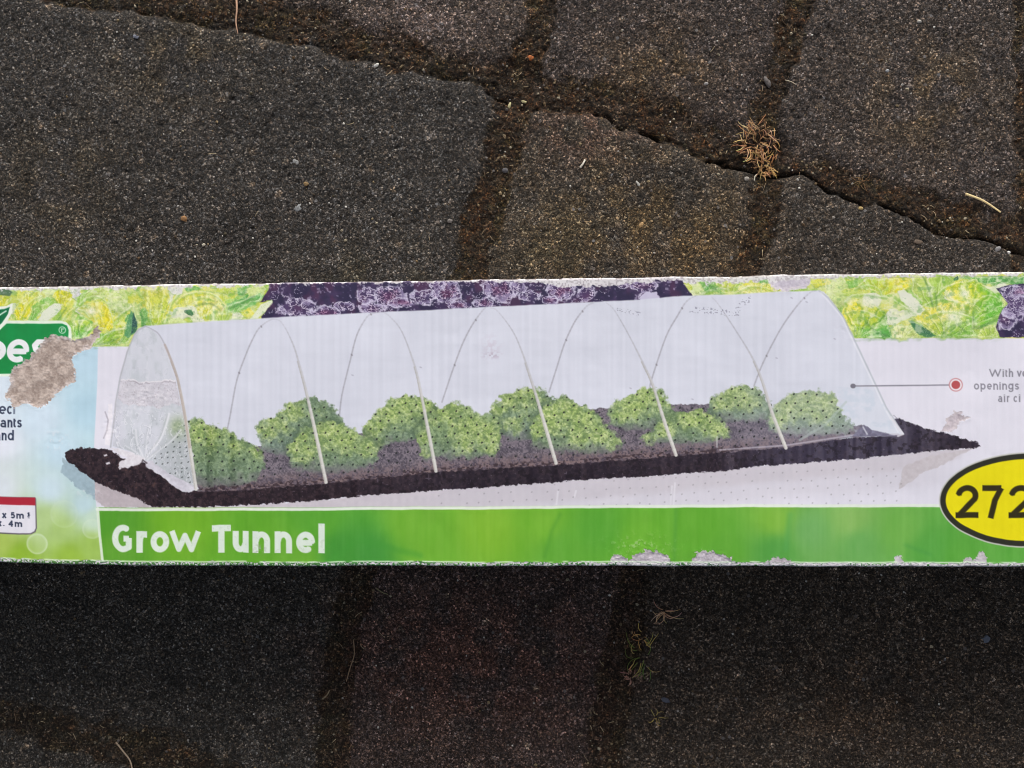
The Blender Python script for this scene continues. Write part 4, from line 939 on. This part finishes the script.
# --- size box
L_SZ = lab('size_box')
fill([(-70, 498.5), (35, 498.5), (36, 500), (36.8, 530), (35.5, 534), (31, 536.5), (26, 537), (-70, 537)], (92, 84, 96), L_SZ)
fill([(-70, 499), (35, 499), (35.6, 530), (34.2, 533.2), (30.3, 535.4), (25.5, 535.7), (-70, 535.7)], (224, 222, 232), L_SZ)
fill([(-70, 498.8), (35.2, 498.8), (35.4, 506.8), (-70, 506.8)], (172, 40, 58), L_SZ)
L_ST = lab('size_lettering')
line('x 5m !', 2.0, 520.6, 4.9, .72, INK, L_ST, gap=.26, space=.6)
write([[(27.5, 515), (29.5, 517), (27.5, 518.4)]], .4, INK, k=.7)
line('x. 4m', -2.6, 529.2, 4.9, .72, INK, L_ST, gap=.26, space=.55)
# --- callout on the right
L_CAL = lab('callout_pointer')
GR = (134, 132, 144)
stroke([(853, 386), (900, 385.6), (949, 385)], .65, GR, L_CAL)
stroke([(852.6, 386), (853.4, 386)], 2.3, (116, 114, 126), L_CAL)
stroke([(955.8, 384.8), (956.2, 384.8)], 6.8, (196, 140, 146), L_CAL); stroke([(955.8, 384.8), (956.2, 384.8)], 5.7, (230, 224, 230), L_CAL); stroke([(955.8, 384.8), (956.2, 384.8)], 4.2, (178, 82, 84), L_CAL)
L_CT = lab('callout_lettering')
GT = (128, 126, 138)
for ch, a0, a1 in (('W', 989.3, 1001.5), ('i', 1002.6, 1004.2), ('t', 1005, 1008), ('h', 1009, 1013), ('v', 1016.8, 1021.6), ('e', 1022.3, 1027.4)): write(glyph(ch, a0, a1, 376.8, 6.0, .62), .62, GT, L_CT)
xs = 974.2
for ch, w in zip('openings', (5, 5, 4.9, 4.6, 1.4, 4.6, 5, 4.4)):
    write(glyph(ch, xs, xs+w, 389.5, 6.0, .62), .62, GT, L_CT); xs += w+1.45
for ch, a0, a1 in (('a', 998, 1002.3), ('i', 1003.8, 1005.2), ('r', 1007, 1009.6), ('c', 1013.6, 1017.6), ('i', 1019.2, 1020.6)): write(glyph(ch, a0, a1, 402, 6.0, .62), .62, GT, L_CT)

# --- yellow price oval
L_RIM = lab('oval_rim'); L_OV = lab('price_oval')
idx = win(920, 440, 1160, 560); x, y = X[idx], Y[idx]
ex, ey, ea, eb = 1031, 500, 90.5, 46.5
def ell(x, y, a, b):
    k = np.hypot((x-ex)/a, (y-ey)/b); g = np.hypot((x-ex)/a**2, (y-ey)/b**2)
    return k*(k-1)/np.maximum(g, 1e-6)
d = ell(x, y, ea, eb)
paint(idx, sm(1.3, -.2, d-.8), (196, 196, 190)); paint(idx, sm(.7, -.7, d), (44, 44, 34), L_RIM)
paint(idx, sm(.7, -.7, d+5.4), mixc((226, 212, 0), (232, 220, 10), fbm(x/20, y/20, 8, 3)), L_OV)
for ch, a0, a1 in (('2', 956, 978.5), ('7', 982.5, 1004.5), ('2', 1009, 1033)):
    write(glyph(ch, a0, a1, 517.8, 25.2, 2.85, cap=1.3), 2.85, (48, 42, 16), lab('numeral'), .8)

# --- wear: torn paper, scuffs and frayed edges (real relief in ZD)
def tear(pts, seed, col0, col1, depth, label=True, jit=3, jsc=6, grey=0.):
    p = np.array(pts, float); idx = win(p[:, 0].min(), p[:, 1].min(), p[:, 0].max(), p[:, 1].max(), 12)
    x, y = X[idx], Y[idx]
    d = polyd(x+(fbm(x/jsc, y/jsc, seed, 4)-.5)*2*jit, y+(fbm(x/jsc, y/jsc, seed+6, 4)-.5)*2*jit, pts)+(vn(x/1.4, y/1.4, seed+20)-.5)*2.4
    a = sm(.6, -.6, d)
    n = fbm(x/1.8, y/1.8, seed+9, 3); n2 = fbm(x/7, y/7, seed+12, 4)
    c = mixc(col0, col1, np.clip(sm(.25, .75, n)*.45+sm(.3, .7, n2)*.55, 0, 1))
    rim = np.exp(-((d+.8)/2.4)**2)*sm(.3, .55, vn(x/2.4, y/2.4, seed+2))
    c = c*(1-.6*rim)[:, None]+np.array([206, 198, 200.])*(.6*rim)[:, None]
    paint(idx, a, c, lab('torn_patch') if label else None)
    BARE[idx] = np.maximum(BARE[idx], a)
    ZD[idx] += -depth*a*sm(0, -4, d)+a*(n-.5)*depth*1.0+a*(n2-.5)*depth*1.3+np.exp(-((d-1)/1.3)**2)*depth*.5*(vn(x/5, y/5, seed+3))
tear([(97, 327), (92, 331), (88, 336), (75, 340), (62, 337), (50, 335), (43, 341), (36, 349), (29, 358), (20, 364), (13, 368), (11, 376), (12, 384), (5, 392), (5, 396), (12, 402), (15, 408), (22, 404), (28, 403), (34, 407), (40, 409), (46, 405), (52, 399), (58, 392), (66, 386), (75, 380), (76, 372), (75, 365), (71, 358), (76, 354), (83, 352), (91, 347), (96, 343), (100, 335)], 201, (150, 134, 126), (202, 186, 177), .00014)
tear([(941, 430), (946, 424), (944, 420), (950, 416), (954, 411), (961, 412), (963, 416), (969, 417), (967, 420), (960, 421), (956, 428), (950, 433), (946, 431)], 221, (176, 164, 172), (204, 194, 202), .0001, jit=1.5)
tear([(609, 572), (609, 562), (614, 557), (621, 554), (626, 558), (631, 562), (633, 556), (640, 551), (650, 550), (660, 552), (667, 556), (674, 562), (676, 572)], 231, (160, 152, 160), (204, 196, 206), .00016, jit=3, jsc=4)
tear([(692, 572), (692, 560), (697, 552), (705, 550), (714, 551), (724, 554), (734, 560), (742, 572)], 241, (160, 152, 160), (206, 198, 208), .00016, jit=3, jsc=4)
tear([(764, 572), (766, 562), (774, 558), (781, 557), (790, 560), (800, 572)], 251, (170, 160, 168), (210, 202, 212), .00014, jit=2.5, jsc=4)
tear([(893, 572), (895, 557), (900, 554), (903, 560), (906, 572)], 261, (176, 172, 176), (212, 206, 214), .0001, jit=2, jsc=4)
tear([(960, 572), (964, 559), (970, 557), (974, 560), (979, 553), (984, 552), (988, 560), (992, 572)], 271, (176, 172, 176), (212, 206, 214), .0001, jit=2, jsc=4)
tear([(206, 572), (208, 563), (214, 560), (220, 564), (224, 572)], 275, (150, 158, 146), (204, 206, 204), .0001, jit=2, jsc=4)
tear([(774, 290), (768, 284), (772, 277), (784, 275), (800, 274), (812, 277), (808, 285), (796, 290), (785, 291)], 281, (186, 178, 192), (212, 206, 216), .00008, jit=3, jsc=4)
# pale wrinkles and chips here and there on the print
for cx, cy, rx, ry, k in ((150, 395, 30, 16, .5), (112, 425, 8, 22, .5), (55, 440, 12, 10, .4), (850, 330, 14, 10, .25), (90, 490, 16, 8, .4), (640, 545, 30, 10, .3)):
    idx = win(cx-rx*2, cy-ry*2, cx+rx*2, cy+ry*2); x, y = X[idx], Y[idx]
    n = fbm(x/3, y/3, int(cx), 3); g = np.exp(-(((x-cx)/rx)**2+((y-cy)/ry)**2))
    paint(idx, g*sm(.6, .72, n)*k, (232, 228, 234)); ZD[idx] += g*(n-.5)*.0002
# --- worn edges
L_WT = lab('worn_edge'); L_WB = lab('worn_edge')
d = Y-YTOP
idx = np.nonzero(d < 16)[0]; x, y, d = X[idx], Y[idx], d[idx]
w = interp([(-900, 3.5), (0, 3.2), (60, 2.6), (170, 3.5), (262, 2.2), (275, 1.2), (340, 1.6), (420, 1.3), (470, 2.2), (540, 4.5), (570, 8), (620, 7), (640, 4.5), (676, 4), (690, 6), (720, 7), (760, 6.5), (830, 5), (860, 3.6), (1024, 3.4), (2000, 3.5)], x)
e = d-w+(fbm(x/7, y/7, 301, 4)-.5)*7+(vn(x/1.5, y/1.5, 302)-.5)*1.8
paint(idx, sm(.7, -.7, e)*.95, mixc((184, 178, 182), (222, 219, 221), sm(.2, .6, vn(x/1.5, y/1.5, 303))), L_WT)
BARE[idx] = np.maximum(BARE[idx], sm(.7, -.7, e))
paint(idx, sm(.72, .9, vn(x/2.0, y/1.6, 305))*sm(6, 0, e)*.6, (220, 216, 222))
paint(idx, sm(.7, 0, np.abs(d-4.3))*sm(760, 860, x)*.4, (150, 146, 150))
paint(idx, sm(1.6, .2, d)*sm(.5, .62, fbm(x/9, y/9, 307, 2))*.7, (70, 60, 58))
d = YBOT-Y
idx = np.nonzero(d < 16)[0]; x, y, d = X[idx], Y[idx], d[idx]
n = .5*fbm(x/2.4, y/2.0, 311, 3)+.5*vn(x/1.2, y/1.2, 312)
e = d-4.2+(fbm(x/8, y/8, 313, 4)-.5)*4
base = sm(.6, -.6, e)
dens = interp([(-900, .5), (0, .55), (100, .40), (300, .42), (400, .42), (470, .55), (560, .6), (640, .75), (720, .8), (1024, .85), (2000, .8)], x)
paint(idx, base*.8, mixc((70, 120, 66), (52, 92, 58), n))
paint(idx, base*sm(.06, -.06, n-.25-dens*.5), mixc((176, 172, 178), (216, 212, 218), vn(x/1.7, y/1.7, 315)), None)
LAB[idx[base > .5]] = L_WB
BARE[idx] = np.maximum(BARE[idx], base)
paint(idx, sm(.6, -.2, np.abs(d-4.6)-.5)*.75*sm(.3, .5, fbm(x/14, y/14, 317, 2)), (216, 232, 210))
ZD[idx] += base*(n-.5)*.0004
# bowed lower left corner of the panel and softened edges
dt = (Y-YTOP)*D/FPX; db = (YBOT-Y)*D/FPX
rad = .0007
def rnd(dist):
    t = np.clip(1-dist/rad, 0, 1); return -rad*(1-np.sqrt(np.maximum(1-t*t, 0)))*.9
ZD += rnd(dt)+rnd(db)
dl = np.minimum(WX.ravel()-XL, XR-WX.ravel()); ZD += rnd(dl)
ZD += .00004*np.sin(X*2*math.pi/8.5+.6*vn(X/60, Y/60, 5))*(.5+fbm(X/40, Y/40, 7, 2))      # flutes of the board telegraphing through
ZD += (fbm(X/110, Y/90, 401, 2)-.5)*.0008+(fbm(X/18, Y/18, 403, 3)-.5)*.00016
ZD -= np.exp(-((X-243)/5)**2)*.00012
WYv = WY.ravel().copy()
v01 = (YT-WYv)/(YT-YB)
WYv += sm(.5, 1, v01)*(sm(150, -60, X)*4.5*D/FPX + (fbm(X/30, X*0, 407, 5)-.5)*1.8*D/FPX)
WYv += sm(.5, 0, v01)*((fbm(X/35, X*0+3, 409, 5)-.5)*2.2*D/FPX)
CO = np.stack([WX.ravel(), WYv, H+ZD], -1)
ii = np.arange(NY-1)[:, None]*NX+np.arange(NX-1)[None]
QUADS = np.stack([ii, ii+NX, ii+NX+1, ii+1], -1).reshape(-1, 4)
FL = LAB[QUADS[:, 0]]
# white balance of the ink against the daylight of the scene
INKGAIN = np.array([1.0, 1.0, 1.0])
PIG = np.clip(lin(np.clip(C, 4, 250))*INKGAIN, .004, .9)

carton = bpy.data.objects.new('printed_carton', None); COL.objects.link(carton)
carton.location = ((XL+XR)/2, (YT+YB)/2, 0); carton.empty_display_size = .05
tag(carton, 'long worn white and green cardboard carton with a grow tunnel picture, lying on the paving', 'carton')
OFF = np.array(carton.location)
CO -= OFF
OBJ = {}
PARENT = {'red_lettuce_print': 'lettuce_print', 'soil_bed': 'plastic_tunnel_film', 'soil_seen_through_film': 'plastic_tunnel_film', 'hoop': 'plastic_tunnel_film', 'lettuce_plant': 'plastic_tunnel_film', 'gathered_film_end': 'plastic_tunnel_film',
          'title_lettering': 'title_banner', 'leaf_emblem': 'brand_badge', 'brand_lettering': 'brand_badge', 'info_lettering': 'info_panel', 'size_box': 'info_panel', 'size_lettering': 'info_panel', 'callout_lettering': 'callout_pointer', 'oval_rim': 'price_oval', 'numeral': 'price_oval'}
order = sorted(range(len(LABELS)), key=lambda i: LABELS[i] in PARENT)
for li in order:
    keep = FL == li
    if keep.sum() < 6: continue
    nm = LABELS[li]
    me = sub_mesh(nm, CO, QUADS, PIG, keep, {'bare': BARE})
    par = OBJ.get(PARENT.get(nm), carton)
    o = link(nm, me, M_PRINT, par); OBJ.setdefault(nm, o)
for nm, lb in (('title_lettering', 'pale bold lettering reading Grow Tunnel on the green banner'), ('torn_patch', 'large brown patch where the printed paper is torn off'), ('red_lettuce_print', 'dark purple lettuce with pale veins')):
    if nm in OBJ: OBJ[nm]['label'] = lb
# --- carton body below the printed face
per = [i for i in range(0, NX, 6)]+[NX-1]
ring = per+[r*NX+NX-1 for r in range(6, NY-1, 12)]+[(NY-1)*NX+i for i in per[::-1]]+[r*NX for r in range(6, NY-1, 12)][::-1]
top = CO[ring]; n = len(ring)
vs = [tuple(p) for p in top]
cen = top.mean(0)
for z_, s_ in ((.5, -.0006), (0.0012, -.0004), (.0004, -.0014)):
    for p in top:
        q = p.copy(); q[2] = H*z_ if z_ == .5 else z_+.0016
        q[1] += s_*(1 if p[1] > 0 else -1); q[0] += s_*(1 if p[0] > 0 else -1)
        vs.append(tuple(q))
fs = []
for k in range(3):
    for i in range(n):
        j = (i+1) % n
        fs.append((k*n+i, k*n+n+i, k*n+n+j, k*n+j)[::-1])
fs.append(tuple(3*n+i for i in range(n)))
me = bpy.data.meshes.new('carton_body'); me.from_pydata(vs, [], fs); me.update()
link('carton_body', me, M_BOARD, carton)

# ------------------------------------------------------------------ small things lying on the paving
def gz(px, py):
    m, z, dk = joint_fields(np.array([float(px)]), np.array([float(py)])); return float(z[0])
def P(px, py, z=0.0):
    v = at(px, py, 0); v.z = gz(px, py)+z; return v
def setorigin(o, base):
    o.data.transform(Matrix.Translation(-base)); o.location = base
    return o
def curve_pts(p0, ang, ln, rise, bend, n=6):
    pts = []; p = Vector(p0); a = ang; z = rise
    for i in range(n+1):
        pts.append(p.copy()); p = p+Vector((math.cos(a), math.sin(a), z))*(ln/n); a += bend/n; z -= rise*1.5/n
    return pts
R = random.Random(3)
L3 = lambda c: tuple(lin(c))
# dried moss tuft
base = P(762, 150); emp = bpy.data.objects.new('dried_moss_tuft', None); COL.objects.link(emp); emp.location = base
tag(emp, 'tangled tuft of dry tan moss stems at the crossing of two paving joints', 'moss')
def tuft(cx, cy, count, spread, lmin, lmax, cols, r, parent, name, wild=0.):
    mb = MB()
    for k in range(count):
        a = R.uniform(0, 2*math.pi); q = R.uniform(.0, 1)**.6*spread
        px_, py_ = cx+q*math.cos(a), cy-q*math.sin(a)*1.15
        c = R.choice(cols); c2 = [min(255, v*R.uniform(1.05, 1.35)) for v in c]
        pts = curve_pts(P(px_, py_, GPX*R.uniform(1, 7)), a+R.uniform(-.8, .8)*(1+1.2*wild), GPX*R.uniform(lmin, lmax), R.uniform(.0, .8), R.uniform(-2.2, 2.2)*(1-.45*wild))
        mb.tube(pts, GPX*r*R.uniform(.7, 1.25), GPX*r*.3, [L3(c), L3(c2)], 5)
    o = mb.build(name, M_BITS, parent)
    if parent is not None:
        o.data.transform(Matrix.Translation(-Vector(parent.location)))
    return o
tuft(757, 143, 120, 17, 5, 13, [(160, 124, 88), (184, 144, 102), (204, 172, 130), (140, 102, 68), (116, 86, 60), (98, 72, 52)], .6, emp, 'stems', wild=1.)
tuft(765, 163, 48, 11, 5, 12, [(164, 124, 80), (188, 148, 100), (134, 98, 62)], .58, emp, 'stems', wild=1.)
mb = MB(); 
for k in range(26):
    a = R.uniform(0, 6.28); q = R.uniform(0, 7); mb.lump(P(770+q*math.cos(a), 143+q*math.sin(a), GPX*R.uniform(2, 6)), GPX*R.uniform(1, 2.2), GPX*R.uniform(1, 2), GPX*R.uniform(.8, 1.8), L3(R.choice([(52, 38, 36), (66, 46, 40), (44, 34, 32)])), R.uniform(0, 3))
o = mb.build('dark_core', M_BITS, emp); o.data.transform(Matrix.Translation(-base))
def sprig(name, label, cat, cx, cy, count, spread, lmin, lmax, cols, r=.5, group=None):
    o = tuft(cx, cy, count, spread, lmin, lmax, cols, r, None, name)
    setorigin(o, P(cx, cy)); return tag(o, label, cat, group)
sprig('dry_weed', 'tiny reddish dry weed in the mossy joint right of the tan tuft', 'weed', 861, 183, 12, 6, 4, 9, [(112, 84, 56), (130, 96, 64), (96, 72, 50)], .4)
sprig('dry_weed', 'branching brown dry weed on the dark paving just below the carton', 'weed', 664, 611, 15, 3, 8, 19, [(214, 170, 134), (232, 190, 150), (190, 150, 116)], .42)
sprig('green_weed', 'small green weed with thin blades sprouting below the carton', 'weed', 642, 656, 20, 12, 8, 19, [(110, 134, 60), (140, 156, 74), (196, 168, 96), (92, 116, 52)], .42)
sprig('dry_weed', 'yellowish withered sprig between the brown weed and the green weed', 'weed', 642, 637, 10, 6, 6, 13, [(214, 176, 104), (196, 150, 88)], .42)
sprig('dry_weed', 'low pinkish brown weed stub below the green weed', 'weed', 631, 676, 16, 4, 3, 8, [(176, 136, 120), (160, 120, 104)], .5)
sprig('dry_weed', 'olive dry weed crumb at the lower right of the green weed', 'weed', 656, 716, 9, 4, 5, 10, [(176, 160, 88), (150, 132, 74)], .42)
def stalk(name, label, cat, pts, r0, r1, col, lift=2.0, flat=.6, group=None):
    # smooth the hand-placed points
    q = [P(*p, GPX*lift*(1 if 0 < i < len(pts)-1 else .55)) for i, p in enumerate(pts)]
    out = []
    for i in range(len(q)-1):
        a, b, c, d = q[max(i-1, 0)], q[i], q[i+1], q[min(i+2, len(q)-1)]
        for k in range(5):
            t = k/5; out.append(.5*((2*b)+(c-a)*t+(2*a-5*b+4*c-d)*t*t+(3*b-a-3*c+d)*t**3))
    out.append(q[-1])
    mb = MB(); mb.tube(out, GPX*r0, GPX*r1, [L3(col), L3([min(255, v*1.12) for v in col])], 7, flat)
    o = mb.build(name, M_BITS); setorigin(o, out[0].copy()); return tag(o, label, cat, group)
stalk('straw', 'straight pale straw lying across the mossy joint at the right', 'straw', [(965, 194), (982, 201), (1001, 212)], 1.25, .8, (206, 186, 140))
stalk('dry_grass_blade', 'pinkish dry grass blade sticking out of the upper left joint', 'grass blade', [(238, 34), (236, 22), (237, 8), (235, -12)], .5, 1.2, (178, 142, 118), 3)
stalk('dry_grass_blade', 'pale dry grass blade curving along the bottom left joint', 'grass blade', [(115, 743), (123, 752), (130, 762), (134, 778)], .9, .7, (170, 150, 128))
stalk('dry_grass_blade', 'thin curved dry blade on the shaded paving below the carton, left of its middle', 'grass blade', [(353, 640), (354, 655), (350, 668), (346, 682)], .6, .5, (140, 116, 92))
stalk('dry_grass_blade', 'short slanting dry blade beside the thin curved one', 'grass blade', [(322, 700), (327, 695), (329, 691)], .8, .5, (140, 124, 100))
stalk('twig', 'short pale twig on the stone below the left crossing of the joints', 'twig', [(580, 168), (583, 164), (585, 160)], 1.1, .9, (196, 190, 178))
stalk('dry_grass_blade', 'fine pale fibre on the stone right of the upper joint', 'grass blade', [(786, 79), (791, 82), (796, 85)], .45, .4, (170, 158, 140))
stalk('dry_grass_blade', 'fine fibre lying just below the carton at the left of the middle', 'grass blade', [(376, 588), (383, 592), (388, 594)], .6, .4, (136, 128, 96))
stalk('dry_grass_blade', 'white root hair curling at the foot of the tan tuft', 'grass blade', [(755, 180), (756, 175), (760, 172)], .6, .4, (196, 190, 176))
def chip(name, label, cat, px_, py_, rx, ry, rz, col, rot=0, tilt=0, rough=.16, seg=(9, 6)):
    mb = MB(); mb.lump(P(px_, py_, GPX*rz*.3), GPX*rx*.88, GPX*ry*.88, GPX*rz*.7, L3([v*.9 for v in col]), rot, rough+.08, seg, tilt)
    o = mb.build(name, M_BITS, None, True); setorigin(o, P(px_, py_)); return tag(o, label, cat)
chip('pebble', 'bright white pebble on the upper left joint edge', 'pebble', 376, 65, 3.2, 2.1, 1.8, (226, 224, 218), .7)
chip('bark_chip', 'orange bark chip by the upper middle joint', 'bark chip', 530, 57, 4, 3.2, 1.6, (186, 108, 58), .3, .2, .22)
chip('seed_husk', 'upright cream seed husk in the crossing of the joints', 'seed', 509, 104, 1.8, 4.2, 1.3, (206, 196, 150), -.35)
chip('seed_husk', 'flat cream seed husk lying to the right of the upright one', 'seed', 524, 100, 3.4, 1.6, 1.2, (198, 188, 144), -.2)
chip('stone_chip', 'blue grey triangular stone chip below the yellow oval', 'stone chip', 986, 639, 5.5, 4.6, 1.8, (112, 118, 132), .4, .15, .25, (5, 4))
chip('stone_chip', 'bluish stone chip on the paving below the green weed', 'stone chip', 665, 700, 5.5, 3.2, 1.5, (98, 102, 116), -.4, .1, .22, (6, 4))
chip('pebble', 'small tan pebble below the right end of the green banner', 'pebble', 931, 646, 2.0, 2.3, 1.5, (196, 180, 152), .2)
chip('pebble', 'round grey pebble under the tan moss tuft', 'pebble', 746.5, 179, 3.0, 2.8, 2.2, (160, 154, 146), 0)
chip('pebble', 'grey pebble near the right edge just above the carton', 'pebble', 998, 249, 3.4, 2.2, 1.8, (146, 144, 146), .7)
chip('pebble', 'white pebble at the right edge next to the grey one', 'pebble', 1010, 252, 2.2, 1.8, 1.4, (206, 204, 204), 0)
chip('pebble', 'ochre pebble on the joint right of the tan moss tuft', 'pebble', 861, 208, 2.8, 2.0, 1.5, (190, 164, 112), 0)
chip('pebble', 'light pebble high on the right paving stone', 'pebble', 919, 22, 2.6, 2.0, 1.6, (176, 172, 166), .3)
chip('pebble', 'small bright pebble left of centre on the right stone', 'pebble', 887, 71, 2.2, 1.8, 1.4, (182, 184, 188), .3)
chip('pebble', 'long grey pebble wedged in the upper right joint', 'pebble', 768, 81, 3.2, 6.5, 2.4, (112, 106, 104), .45)
chip('pebble', 'pale stone left of the tan tuft near the wide joint', 'pebble', 706, 84, 2.5, 1.9, 1.4, (166, 162, 160), 0)
chip('pebble', 'dark grey pebble in the vertical joint above the purple lettuce', 'pebble', 505, 170, 3.6, 3.0, 2.2, (92, 90, 94), 0)
chip('pebble', 'grey pebble beside the vertical joint close to the carton', 'pebble', 450, 221, 3.0, 2.6, 2.0, (128, 122, 118), .4)
chip('pebble', 'tan oblong pebble on the middle stone above the carton', 'pebble', 641, 225, 2.2, 4.0, 1.7, (172, 140, 98), -.6)
chip('pebble', 'thin white flake on the middle stone', 'pebble', 638, 184, 1.6, 3.6, 1.1, (176, 174, 168), .5)
chip('pebble', 'bluish flake high on the left stone', 'pebble', 136, 37, 3.6, 2.4, 1.2, (126, 130, 144), -.3)
chip('pebble', 'tan grain cluster on the left stone above the purple lettuce', 'pebble', 184, 219, 3.6, 3.0, 1.5, (150, 112, 74), 0, 0, .3)
chip('pebble', 'pale grain near the carton on the left stone', 'pebble', 204, 245, 2.2, 1.9, 1.4, (190, 182, 166), 0)
chip('pebble', 'ochre grain at the right of the left stone', 'pebble', 306, 184, 3.0, 2.6, 1.4, (150, 124, 86), 0)
chip('lichen_speck', 'upper of two white lichen specks on the left stone', 'lichen', 296, 162, 4.2, 3.0, .8, (150, 150, 150), -.4, 0, .45, (11, 5))
chip('lichen_speck', 'lower of two white lichen specks on the left stone', 'lichen', 298, 208, 4.4, 3.4, .8, (140, 142, 144), .4, 0, .45, (11, 5))
chip('leaf_fragment', 'flat pinkish leaf fragment on the right stone above the carton', 'leaf', 918, 242, 5.2, 2.6, .7, (104, 90, 78), -.1, 0, .12)

# loose grit over the whole pavement: nobody could count it
def grit(name, label, n, smin, smax, cols, zone):
    V = []; F = []; CC = []
    rg = np.random.RandomState(11 if zone else 12)
    px = rg.uniform(-70, 1094, n*8); py = rg.uniform(-70, 838, n*8)
    m, z, dk = joint_fields(px, py)
    keep = (rg.rand(n*8) < (.08+.92*m if zone else .9-.6*m)); hid = (py > 262) & (py < 545); keep &= ~hid
    px, py, z = px[keep][:n], py[keep][:n], z[keep][:n]
    tet = np.array([(1, 1, 1), (-1, -1, 1), (-1, 1, -1), (1, -1, -1), (0.2, 0.1, 1.5)])
    for i in range(len(px)):
        s = GPX*(smin+(smax-smin)*rg.rand()**2.5); b = len(V); p = at(px[i], py[i], 0)
        c = lin(cols[rg.randint(len(cols))])*rg.uniform(.7, 1.2)
        rot = rg.uniform(0, 6.28); cr, sr = math.cos(rot), math.sin(rot)
        for k, t in enumerate(((1, 0, .1), (.2, .8, 0), (-.9, .3, .1), (-.5, -.8, 0), (.5, -.7, .1), (0.05, .05, .8))):
            j = rg.uniform(.65, 1.2); V.append((p.x+s*j*(t[0]*cr-t[1]*sr), p.y+s*j*(t[0]*sr+t[1]*cr), z[i]+s*j*t[2]+GPX*.15)); CC.append(c)
        for k in range(5): F.append((b+k, b+(k+1) % 5, b+5))
    me = bpy.data.meshes.new(name); me.from_pydata(V, [], F)
    a = me.color_attributes.new('pigment', 'FLOAT_COLOR', 'POINT'); a.data.foreach_set('color', np.array([[*c, 1] for c in CC], np.float32).ravel()); me.update()
    return tag(link(name, me, M_BITS), label, 'grit', None, 'stuff')
grit('loose_grit', 'fine grey and white grit scattered over the paving stones', 2600, .5, 1.7, [(120, 114, 108), (96, 88, 84), (150, 144, 138), (84, 76, 70), (110, 92, 74), (190, 186, 180)], 0)
grit('moss_crumbs', 'brown and ochre moss crumbs filling the joints', 5200, .6, 2.1, [(62, 50, 36), (84, 66, 46), (50, 42, 34), (104, 86, 60), (44, 38, 32), (128, 112, 86), (60, 54, 38), (96, 90, 86), (150, 140, 120)], 1)

mb = MB(); rl = random.Random(21); cnt = 0
while cnt < 260:
    px_, py_ = rl.uniform(-40, 1064), rl.uniform(-40, 800)
    if 262 < py_ < 560: continue
    m_ = float(joint_fields(np.array([px_]), np.array([py_]))[0][0])
    if rl.random() > .06+.94*m_: continue
    cnt += 1; a_ = rl.uniform(0, 6.28); p0 = P(px_, py_, GPX*rl.uniform(.6, 1.6))
    mb.tube(curve_pts(p0, a_, GPX*rl.uniform(2.5, 9), rl.uniform(0, .15), rl.uniform(-1, 1), 4), GPX*rl.uniform(.25, .5), GPX*.22, L3(rl.choice([(118, 102, 80), (92, 76, 58), (150, 134, 108), (84, 66, 50), (176, 160, 130)])), 4)
tag(mb.build('plant_litter', M_BITS), 'short dry fibres and needle bits caught in the joints', 'litter', None, 'stuff')

# ------------------------------------------------------------------ camera, light, world
cam = bpy.data.cameras.new('camera'); cam.sensor_width = 36; cam.lens = 26; cam.clip_start = .01; cam.clip_end = 200
co = bpy.data.objects.new('camera', cam); COL.objects.link(co)
m4 = Matrix([list(r)+[0] for r in ROT]+[[0, 0, 0, 1]]); m4.translation = CAM
co.matrix_world = m4; SC.camera = co
SUN_EL, SUN_AZ = math.radians(27), math.radians(6)     # azimuth from +Y towards +X
sd = Vector((math.sin(SUN_AZ)*math.cos(SUN_EL), math.cos(SUN_AZ)*math.cos(SUN_EL), math.sin(SUN_EL)))
sl = bpy.data.lights.new('sun', 'SUN'); sl.energy = 1.5; sl.angle = math.radians(40); sl.color = (1.0, .97, .93)
so = bpy.data.objects.new('sun', sl); COL.objects.link(so); so.rotation_euler = sd.to_track_quat('Z', 'Y').to_euler(); so.location = sd*2
w = bpy.data.worlds.new('World'); SC.world = w; w.use_nodes = True
nt = w.node_tree; bg = nt.nodes['Background']; sky = nt.nodes.new('ShaderNodeTexSky'); sky.sky_type = 'NISHITA'; sky.sun_disc = False
sky.sun_elevation = SUN_EL; sky.sun_rotation = SUN_AZ; sky.dust_density = 4; sky.air_density = 1; sky.ozone_density = .6
hs = nt.nodes.new('ShaderNodeHueSaturation'); hs.inputs['Saturation'].default_value = .45      # milky overcast sky
nt.links.new(sky.outputs[0], hs.inputs['Color']); nt.links.new(hs.outputs[0], bg.inputs[0]); bg.inputs[1].default_value = .05
SC.cycles.pixel_filter_type = 'BLACKMAN_HARRIS'; SC.cycles.filter_width = .95
SC.view_settings.view_transform = 'Standard'; SC.view_settings.look = 'None'; SC.view_settings.exposure = 1.2; SC.view_settings.gamma = 1
